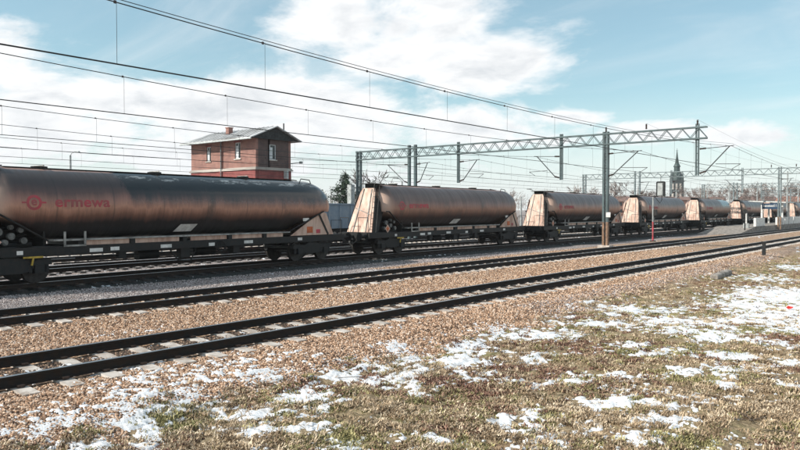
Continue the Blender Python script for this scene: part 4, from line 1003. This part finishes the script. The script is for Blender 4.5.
# ------------------------------------------------------------------ trees
def bare_tree_mesh(seed, H, spread=0.5, lv=6):
    r = random.Random(seed); mb = MB()
    def grow(p, d, L, rad, k):
        rad = max(rad, 0.030); pts = [p]; rs = [rad]; dd = d.copy()
        for i in range(3):
            dd = (dd + Vector((r.gauss(0, .10), r.gauss(0, .10), r.gauss(0.04, .06)))).normalized(); p = p + dd*L/3; pts.append(p); rs.append(rad*(1-0.16*(i+1)))
        mb.tube(pts, rs, 5 if k > 3 else 3, False)
        if k <= 0: return
        nb = 3 if k > 1 else 4
        for i in range(nb):
            a = r.uniform(0, 6.283); ax = Vector((math.cos(a), math.sin(a), 0)); sp_ = spread*r.uniform(0.5, 1.3) if i else 0.15
            nd = (dd + (ax - dd*ax.dot(dd))*sp_).normalized(); st = pts[-1] if i < 2 else pts[-2]
            grow(st, nd, L*r.uniform(0.62, 0.82), rs[-1]*0.66, k-1)
    grow(Vector((0, 0, 0)), Vector((0, 0, 1)), H*0.27, H*0.022, lv-1)
    me = mb.mesh('trunk', fix=False); me.materials.append(M['bark']); return me
BT = [bare_tree_mesh(s_, 10, 0.75) for s_ in (1, 2, 3)]
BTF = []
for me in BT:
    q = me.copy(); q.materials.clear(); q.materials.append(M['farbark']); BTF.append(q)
def bare_tree(name, label, x, y, H, me, group, rz=0):
    o = thing(name, label, 'tree', (x, y, -0.3), rz, group); o.scale = (H/10*1.2, H/10*1.2, H/10)
    inst('branches', me, o); return o
def evergreen(label, x, y, H, seed, wid=0.26):
    r = random.Random(seed); o = thing('evergreen_tree', label, 'tree', (x, y, -0.3))
    MB().tube([(0,0,0),(0.05,0,H*0.5),(0,0,H*0.97)], [H*0.02, H*0.013, 0.02], 7).build('trunk', M['bark'], o)
    mb = MB(); br = MB()
    nb = 150
    for i in range(nb):
        k = (i+r.random())/nb; z = H*(0.10+0.88*k); L = H*wid*(1-k)**0.75*r.uniform(0.6, 1.15)+0.15; a = r.uniform(0, 6.283)
        d = Vector((math.cos(a), math.sin(a), r.uniform(-0.1, 0.35))); br.tube([(0,0,z), tuple(Vector((0,0,z))+d*L)], [0.04, 0.01], 3, False)
        for j in range(int(14+34*(1-k))):
            q = r.uniform(0.15, 1.05); c = Vector((0,0,z)) + d*L*q + Vector((r.gauss(0,.16), r.gauss(0,.16), r.gauss(0,.14)))
            s_ = r.uniform(0.09, 0.22); u = Vector((r.gauss(0,1), r.gauss(0,1), r.gauss(0,.6))).normalized(); v = u.cross(Vector((r.gauss(0,1), r.gauss(0,1), r.gauss(0,1)))).normalized()
            mb.add([c-u*s_, c+v*s_*0.4, c+u*s_, c-v*s_*0.4], [(0,1,2,3)])
    br.build('branches', M['bark'], o, fix=False); mb.build('crown', M['needle'], o, fix=False)
    return o
evergreen('dark evergreen tree behind the blue grey wagon, left of the portal column', -59.4, 61.2, 7.2, 5, 0.46)
evergreen('small narrow evergreen just left of the taller one', -62.5, 60.0, 5.2, 6, 0.40)
bare_tree('bare_tree', 'leafless tree between the two left portal columns', -62.8, 71.3, 10.6, BT[0], 'leafless trees')
bare_tree('bare_tree', 'leafless tree just right of the dark evergreen', -66.5, 72.5, 8.8, BT[1], 'leafless trees', 1)
def world(px, zc):
    u = (px-400)/FPX; r = u*zc; return r*CT-zc*ST, r*ST+zc*CT
far_t = [(588,150,7.2),(603,165,7.8),(574,140,6.0),(628,185,9.5),(643,190,8.2),(655,205,8.0),(700,215,8.5),(716,235,10.5),(728,225,9.3),(742,240,11),(757,255,11.5),(768,250,10.6),(781,270,12.0),(793,265,12.5),(806,280,12),(822,270,12.5),(496,150,6.4),(512,160,6.2),(694,250,10),(750,230,9)]
pos_words = ['left of the main lattice mast', 'just left of the main lattice mast', 'small one farthest left of the mast', 'between the main mast and the signal', 'right behind the signal head', 'between the signal and the church spire', 'right of the factory', 'wide crown right of the suspended post', 'beside the second portal mast, left side', 'left of the platform canopy', 'above the end of the canopy roof', 'above the canopy sign', 'right of the second portal mast', 'near the right edge', 'at the very right edge', 'beyond the right edge', 'above the second tank wagon end', 'above the gap after the second tank wagon', 'behind the factory roof', 'low one left of the canopy']
for i, ((px, zc, H), wd) in enumerate(zip(far_t, pos_words)):
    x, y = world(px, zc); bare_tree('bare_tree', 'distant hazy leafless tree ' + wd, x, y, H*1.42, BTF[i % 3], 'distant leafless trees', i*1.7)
# far wood line
def wood():
    r = random.Random(9); mb = MB()
    for i in range(420):
        px = r.uniform(-60, 900); zc = r.uniform(420, 620); x, y = world(px, zc); H = r.uniform(13, 19) + (4 if px > 690 else 0)
        mb.tube([(x,y,-0.3),(x+r.uniform(-.3,.3),y,H*0.6)], [0.25, 0.1], 3, False)
        for j in range(70):
            a = r.uniform(0, 6.283); q = r.random(); c = Vector((x+math.cos(a)*H*0.28*q, y+math.sin(a)*H*0.28*q, H*r.uniform(0.35, 1.0)*(1-0.25*q)))
            d = Vector((r.gauss(0,1), r.gauss(0,1), abs(r.gauss(0.6,1)))).normalized(); s_ = r.uniform(0.7, 1.6); u = d.cross(Vector((0.3,0.5,0.8))).normalized()*0.11
            mb.add([c-d*s_-u, c-d*s_+u, c+d*s_], [(0,1,2)])
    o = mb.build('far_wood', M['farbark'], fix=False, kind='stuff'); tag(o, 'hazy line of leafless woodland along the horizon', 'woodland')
wood()

# ------------------------------------------------------------------ church steeple and far buildings
cx, cy = world(676.5, 380)
ch = thing('church_steeple', 'tall dark church steeple with pointed copper spire rising behind the train', 'church', (cx, cy, -0.3), TH*0.4)
MB().box(-3.5, 3.5, -3.5, 3.5, 0, 18.5).build('tower', M['darkstone'], ch)
for sx_ in (-1, 0, 1):
    for z in (9, 14):
        MB().box(sx_*2-0.5, sx_*2+0.5, -3.58, -3.502, z, z+3.2).build('louvred_window', M['farwall'], ch); MB().box(3.502, 3.58, sx_*2-0.5, sx_*2+0.5, z, z+3.2).build('louvred_window', M['farwall'], ch)
MB().box(-3.6, 3.6, -3.6, 3.6, 18.5, 19.1).build('cornice', M['darkstone'], ch)
for ex in (-1, 1):
    for ey in (-1, 1): MB().tube([(ex*3.0, ey*3.0, 19.1), (ex*3.0, ey*3.0, 20.6), (ex*3.0, ey*3.0, 24.0)], [0.55, 0.5, 0.04], 6).build('corner_turret', M['copper'], ch)
MB().tube([(0,0,19.1),(0,0,20.8),(0,0,23.6),(0,0,24.2),(0,0,26.2),(0,0,26.6),(0,0,28.5),(0,0,33.5),(0,0,35.6)], [3.5,3.2,2.2,1.6,1.5,1.9,1.0,0.36,0.12], 8).build('spire', M['copper'], ch)
MB().bar((-0.6,0,35.4),(0.6,0,35.4),0.15).bar((0,0,35.0),(0,0,36.6),0.15).build('cross', M['copper'], ch)
x, y = world(640, 372)
def block(name, label, px0, px1, zc, z1, wallm, roofm, roof_h, nwin, cat='building', zbase=-0.3):
    a = Vector(world(px0, zc)).to_3d(); c = Vector(world(px1, zc)).to_3d(); L = (c-a).length; ang = math.atan2(c.y-a.y, c.x-a.x)
    o = thing(name, label, cat, (a.x, a.y, zbase), ang); dp = max(8, L*0.35)
    MB().box(0, L, 0, dp, 0, z1).build('wall', wallm, o)
    if roof_h: MB().prism([(-0.5, z1), (dp+0.5, z1), (dp/2, z1+roof_h)], 'x', -0.5, L+0.5).build('roof', roofm, o)
    else: MB().box(-0.2, L+0.2, -0.2, dp+0.2, z1, z1+0.4).build('roof', roofm, o)
    for i in range(nwin):
        for z in np.arange(1.6, z1-1.6, 3.0):
            xx = L*(i+0.5)/nwin
            wd = MB().box(xx-0.6, xx+0.6, -0.05, -0.002, z, z+1.5).build('window', M['glass'], o); 
    return o
block('factory', 'long low pinkish brick factory right of the church steeple', 668, 726, 330, 7.6, M['farbrick'], M['farroof'], 1.6, 14)
block('warehouse', 'small brick warehouse with brown roof between mast and signal', 614, 636, 300, 6.6, M['farbrick'], M['farroof'], 2.2, 5)
block('town_house', 'pale rendered house under the church steeple', 655, 672, 345, 7.2, M['farwall'], M['farroof'], 2.5, 4)
block('town_house', 'pale block far right behind the platform canopy', 745, 778, 360, 7.8, M['farwall'], M['farroof'], 2.2, 6)
block('town_house', 'low pale house at the right edge beyond the platform', 784, 812, 340, 7.0, M['farwall'], M['farbrick'], 2.6, 5)

# ------------------------------------------------------------------ signal beside the middle track
sg = thing('signal_post', 'railway colour light signal on a thin red and white post right of the mast', 'signal', (-21.3, 60.4, -0.25))
MB().tube([(0,0,0.05),(0,0,1.7)], 0.07, 10).build('red_post', M['red'], sg, label='faded red lower length of post')
MB().tube([(0,0,1.702),(0,0,3.85)], 0.065, 10).build('white_post', M['mastlight'], sg, label='pale upper length of post')
MB().box(-0.2,0.2,-0.2,0.2,-0.1,0.06).build('foot', M['black'], sg)
MB().box(0.07,0.32,-0.14,0.14,2.25,2.75).build('relay_box', M['black'], sg)
hd = MB().box(0.30, 0.86, 0.10, 0.34, 3.95, 5.1).box(0.36,0.80,0.02,0.099,4.0,5.05).build('signal_head', M['mastlight'], sg)
MB().box(0.24, 0.299, 0.04, 0.40, 3.9, 5.15).box(0.861,0.92,0.04,0.40,3.9,5.15).box(0.30,0.86,0.04,0.40,5.101,5.2).build('head_surround', M['black'], hd)
MB().tube([(0,0,3.8),(0.12,0.1,3.85),(0.5,0.25,3.3),(0.66,0.25,3.6),(0.66,0.25,3.95)], 0.03, 6).build('bracket', M['black'], sg)
for z in (4.15, 4.5, 4.85): MB().tube([(0.58,0.34,z),(0.58,0.62,z)], 0.10, 10).build('lamp_hood', M['black'], hd)
MB().tube([(0.58,0.2,5.2),(0.58,0.2,5.75)], 0.02, 5).build('finial', M['black'], sg)

# ------------------------------------------------------------------ lamp posts and thin masts
def lamp_post(label, x, y, H, arm=1.0, rz=0, r=0.06):
    o = thing('lamp_post', label, 'lamp post', (x, y, -0.3), rz, 'lamp posts of the yard')
    MB().tube([(0,0,0),(0,0,H)], [r*1.4, r], 8).build('post', M['mastlight'] , o)
    MB().tube([(0,0,H-0.02),(arm*0.3,0,H+0.25),(arm,0,H+0.35)], 0.035, 6).build('arm', M['mastlight'], o)
    MB().box(arm-0.1, arm+0.5, -0.13, 0.13, H+0.28, H+0.42).build('lamp', M['mastlight'], o, bevel=0.03); return o
x, y = world(71, 75); lamp_post('slim lamp post above the left tank wagon, in front of pale cloud', x, y, 8.7, 0.7, 0.4, 0.10)
x, y = world(534, 85); lamp_post('lamp post above the gap between second and third tank wagons', x, y, 5.0, -0.8, 0.5, 0.09)
x, y = world(402, 75); lamp_post('short lamp post between the paired portal columns and left column', x, y, 5.9, -0.9, 0.5, 0.09)
x, y = world(351, 58); o = thing('concrete_post', 'thick pale post beside the left portal column', 'post', (x, y, -0.3)); MB().box(-0.22,0.22,-0.22,0.22,0,4.9).build('post', M['mastlight'], o)
for px, zc, H, lb in ((583,118,8.6,'thin grey mast left of the main lattice mast'),(676,150,7.2,'white lamp mast in front of the church steeple'),(707,165,7.8,'pale mast right of the suspended post'),(733,150,7.5,'pale mast left of the platform canopy'),(787,120,9.5,'slim mast just right of the second portal mast'),(729,110,7.0,'green grey mast among the far wires'),(798,150,8.0,'slim mast at the right edge'),(757,170,9.0,'short pale mast above the canopy roof'),(521,105,4.8,'little post above the second tank wagon')):
    x, y = world(px, zc); o = thing('thin_mast', lb, 'mast', (x, y, -0.3), 0, 'distant thin masts'); MB().tube([(0,0,0),(0,0,H)], [0.16, 0.11], 8).build('pole', M['mastlight'], o)
    MB().bar((-0.7,0,H-0.3),(0.7,0,H-0.3),0.10).build('crossarm', M['mastlight'], o)

# ------------------------------------------------------------------ platform at the right
pf = MB().box(-23.9, -19.6, 90, 330, -0.3, 0.50).build('platform', M['dkconc']); struct(pf)
MB().add([(-23.9,82,-0.22),(-19.6,82,-0.22),(-19.6,89.98,0.49),(-23.9,89.98,0.49),(-23.9,82,-0.5),(-19.6,82,-0.5),(-19.6,89.98,-0.5),(-23.9,89.98,-0.5)], [(0,1,2,3),(7,6,5,4),(0,4,5,1),(1,5,6,2),(2,6,7,3),(3,7,4,0)]).build('platform_ramp', M['dkconc']); struct(bpy.data.objects['platform_ramp'])
blw = [('pale concrete wall block at the start of the platform, left of the canopy posts',90.3,1.0,4.6),('pale wall block on the platform just right of the second portal mast',102.3,1.0,4.4),('middle one of the pale wall blocks right of the platform mast',107.2,1.0,5.4),('pale wall block at the right edge of the picture',113.1,1.0,5.8),('last pale wall block on the far platform',119.5,1.0,6)]
for lb, yy, h_, ln in blw:
    o = MB().box(-19.90, -19.62, yy, yy+ln, 0.504, 0.50+h_).build('wall_block', M['white'], bevel=0.02); tag(o, lb, 'wall block', 'pale wall blocks on the platform')
sh = thing('platform_canopy', 'small white platform canopy on posts with navy station sign', 'shelter', (-21.4, 104.6, 0.50))
MB().prism([(-2.3, 3.12), (-2.3, 3.26), (2.3, 3.06), (2.3, 2.92)], 'y', 0.0, 5.5).build('roof', M['white'], sh, bevel=0.02)
for xx in (-0.75, 1.75):
    for yy in (0.6, 4.9): MB().box(xx-0.11, xx+0.11, yy-0.11, yy+0.11, 0, 2.9).build('post', M['white'], sh)
sn = MB().box(-0.6, 1.75, -0.12, -0.04, 2.10, 2.88).build('station_sign', M['navy'], sh)
r = random.Random(4); xx = -0.42
for k, hgt in enumerate((0.36,0.24,0.24,0.24,0.31,0.24,0.24,0.36,0.36,0.24)):                 # small far-off lettering, too small to read
    wd = r.uniform(0.12, 0.16); lt = MB()
    lt.box(xx, xx+0.05, -0.135, -0.122, 2.38, 2.38+hgt)
    if k not in (7, 8): lt.box(xx+wd-0.04, xx+wd, -0.135, -0.122, 2.38, 2.62).box(xx+0.05, xx+wd-0.04, -0.135, -0.122, 2.57, 2.62)
    lt.build('sign_letter', M['white'], sn); xx += wd+0.055
o = thing('trackside_post', 'dark short post with small round board at the ramp of the platform', 'post', (-19.9, 86.2, -0.1)); MB().tube([(0,0,0),(0,0,2.6)], 0.07, 8).build('post', M['black'], o); MB().tube([(0,-0.05,2.4),(0,0.0,2.4)], 0.28, 14).build('board', M['black'], o)
o = thing('ground_signal', 'white low signal with pale lamp beside the platform ramp', 'signal', (-20.3, 88.6, 0.2)); MB().tube([(0,0,0),(0,0,2.0)], 0.09, 8).build('post', M['white'], o); MB().box(-0.3,0.3,-0.2,0.2,0,0.7).build('cabinet', M['mastlight'], o)

# ------------------------------------------------------------------ small things on the verge
o = thing('marker_post', 'short dark steel marker post standing in the verge beside the nearest track', 'post', (-9.55, 46.0, -0.4))
MB().box(-0.09, 0.09, -0.09, 0.09, 0, 0.90).build('post', M['black'], o, bevel=0.01); MB().box(-0.13, 0.13, -0.13, 0.13, 0.90, 0.97).build('cap', M['black'], o); MB().box(-0.2,0.2,-0.2,0.2,-0.1,0.06).build('foot', M['conc'], o)
o = MB().prism([(-0.16,-0.08),(0.16,-0.08),(0.15,0.08),(0.08,0.12),(-0.13,0.11),(-0.16,0.06)], 'y', -1.4, 1.4).build('concrete_beam', M['dkconc'], bevel=0.02)
o.location = (-8.35, 32.2, -0.36); o.rotation_euler = (0.01, 0.05, 0.05); tag(o, 'short grey concrete beam lying in dry grass beside the nearest track', 'concrete beam')
rr_ = random.Random(3); bm = bmesh.new(); bmesh.ops.create_icosphere(bm, subdivisions=2, radius=0.065)
for v in bm.verts: v.co *= rr_.uniform(0.55, 1.25); v.co.z *= 0.7; v.co.x *= 1.3
me = bpy.data.meshes.new('plastic_litter'); bm.to_mesh(me); bm.free(); me.materials.append(M['litter'])
o = inst('plastic_litter', me, None, (-4.0, 22.6, -0.36)); tag(o, 'crumpled red plastic litter lying on the snow at the right', 'litter')
# twigs and dead stems on the verge
tw = MB(); r = random.Random(12)
for i in range(140):
    a = r.random(); rr = 8*(40/8)**r.random(); an = view_az + R(32)*(2*r.random()-1); x, y = rr*math.sin(an), rr*math.cos(an)
    if -x > 8.8: continue
    z = float(gheight(np.array([x]), np.array([y]))[0])+0.03; b = r.uniform(0, 6.283); L = r.uniform(0.12, 0.5)
    tw.tube([(x,y,z), (x+math.cos(b)*L*0.5, y+math.sin(b)*L*0.5, z+r.uniform(0,.03)), (x+math.cos(b+.3)*L, y+math.sin(b+.3)*L, z+r.uniform(-.01,.05))], 0.006, 4, False)
o = tw.build('twigs', M['bark'], fix=False, kind='stuff'); tag(o, 'thin dead twigs strewn over the grass', 'twigs')

stk = MB(); r = random.Random(31)
for i in range(5200):
    rr = 7*(34/7)**r.random(); an = view_az + R(33)*(2*r.random()-1); x, y = rr*math.sin(an), rr*math.cos(an)
    if -x > 8.6: continue
    if vnoise(np.array([x*0.9]), np.array([y*0.9]), 7)[0] < 0.45: continue
    z = float(gheight(np.array([x]), np.array([y]))[0]); b = r.uniform(0, 6.283); L = r.uniform(0.08, 0.30); up = r.uniform(0.02, 0.10); w = r.uniform(0.003, 0.008)
    px, py = -math.sin(b)*w, math.cos(b)*w; ex, ey = x+math.cos(b)*L, y+math.sin(b)*L
    stk.add([(x-px,y-py,z+0.01),(x+px,y+py,z+0.01),((x+ex)/2+px,(y+ey)/2+py,z+up),((x+ex)/2-px,(y+ey)/2-py,z+up),(ex,ey,z+up*0.5)], [(0,1,2,3),(3,2,4)])
o = stk.build('dead_stalks', gm1, fix=False, kind='stuff'); tag(o, 'long pale dead stalks lying over the short grass', 'dead stalks')
# ------------------------------------------------------------------ winter haze
def haze(density=0.00022):
    o = MB().box(-760, 420, -240, 900, -2.2, 42).build('haze', None, kind='stuff'); m = bpy.data.materials.new('haze'); m.use_nodes = True; t = NT(m.node_tree)
    v = t.n('ShaderNodeVolumePrincipled', {'Color': (0.86, 0.90, 0.95, 1), 'Density': density}); t.n('ShaderNodeOutputMaterial', {'Volume': v.outputs[0]}); o.data.materials.append(m)
USE_HAZE = True
if USE_HAZE: haze()
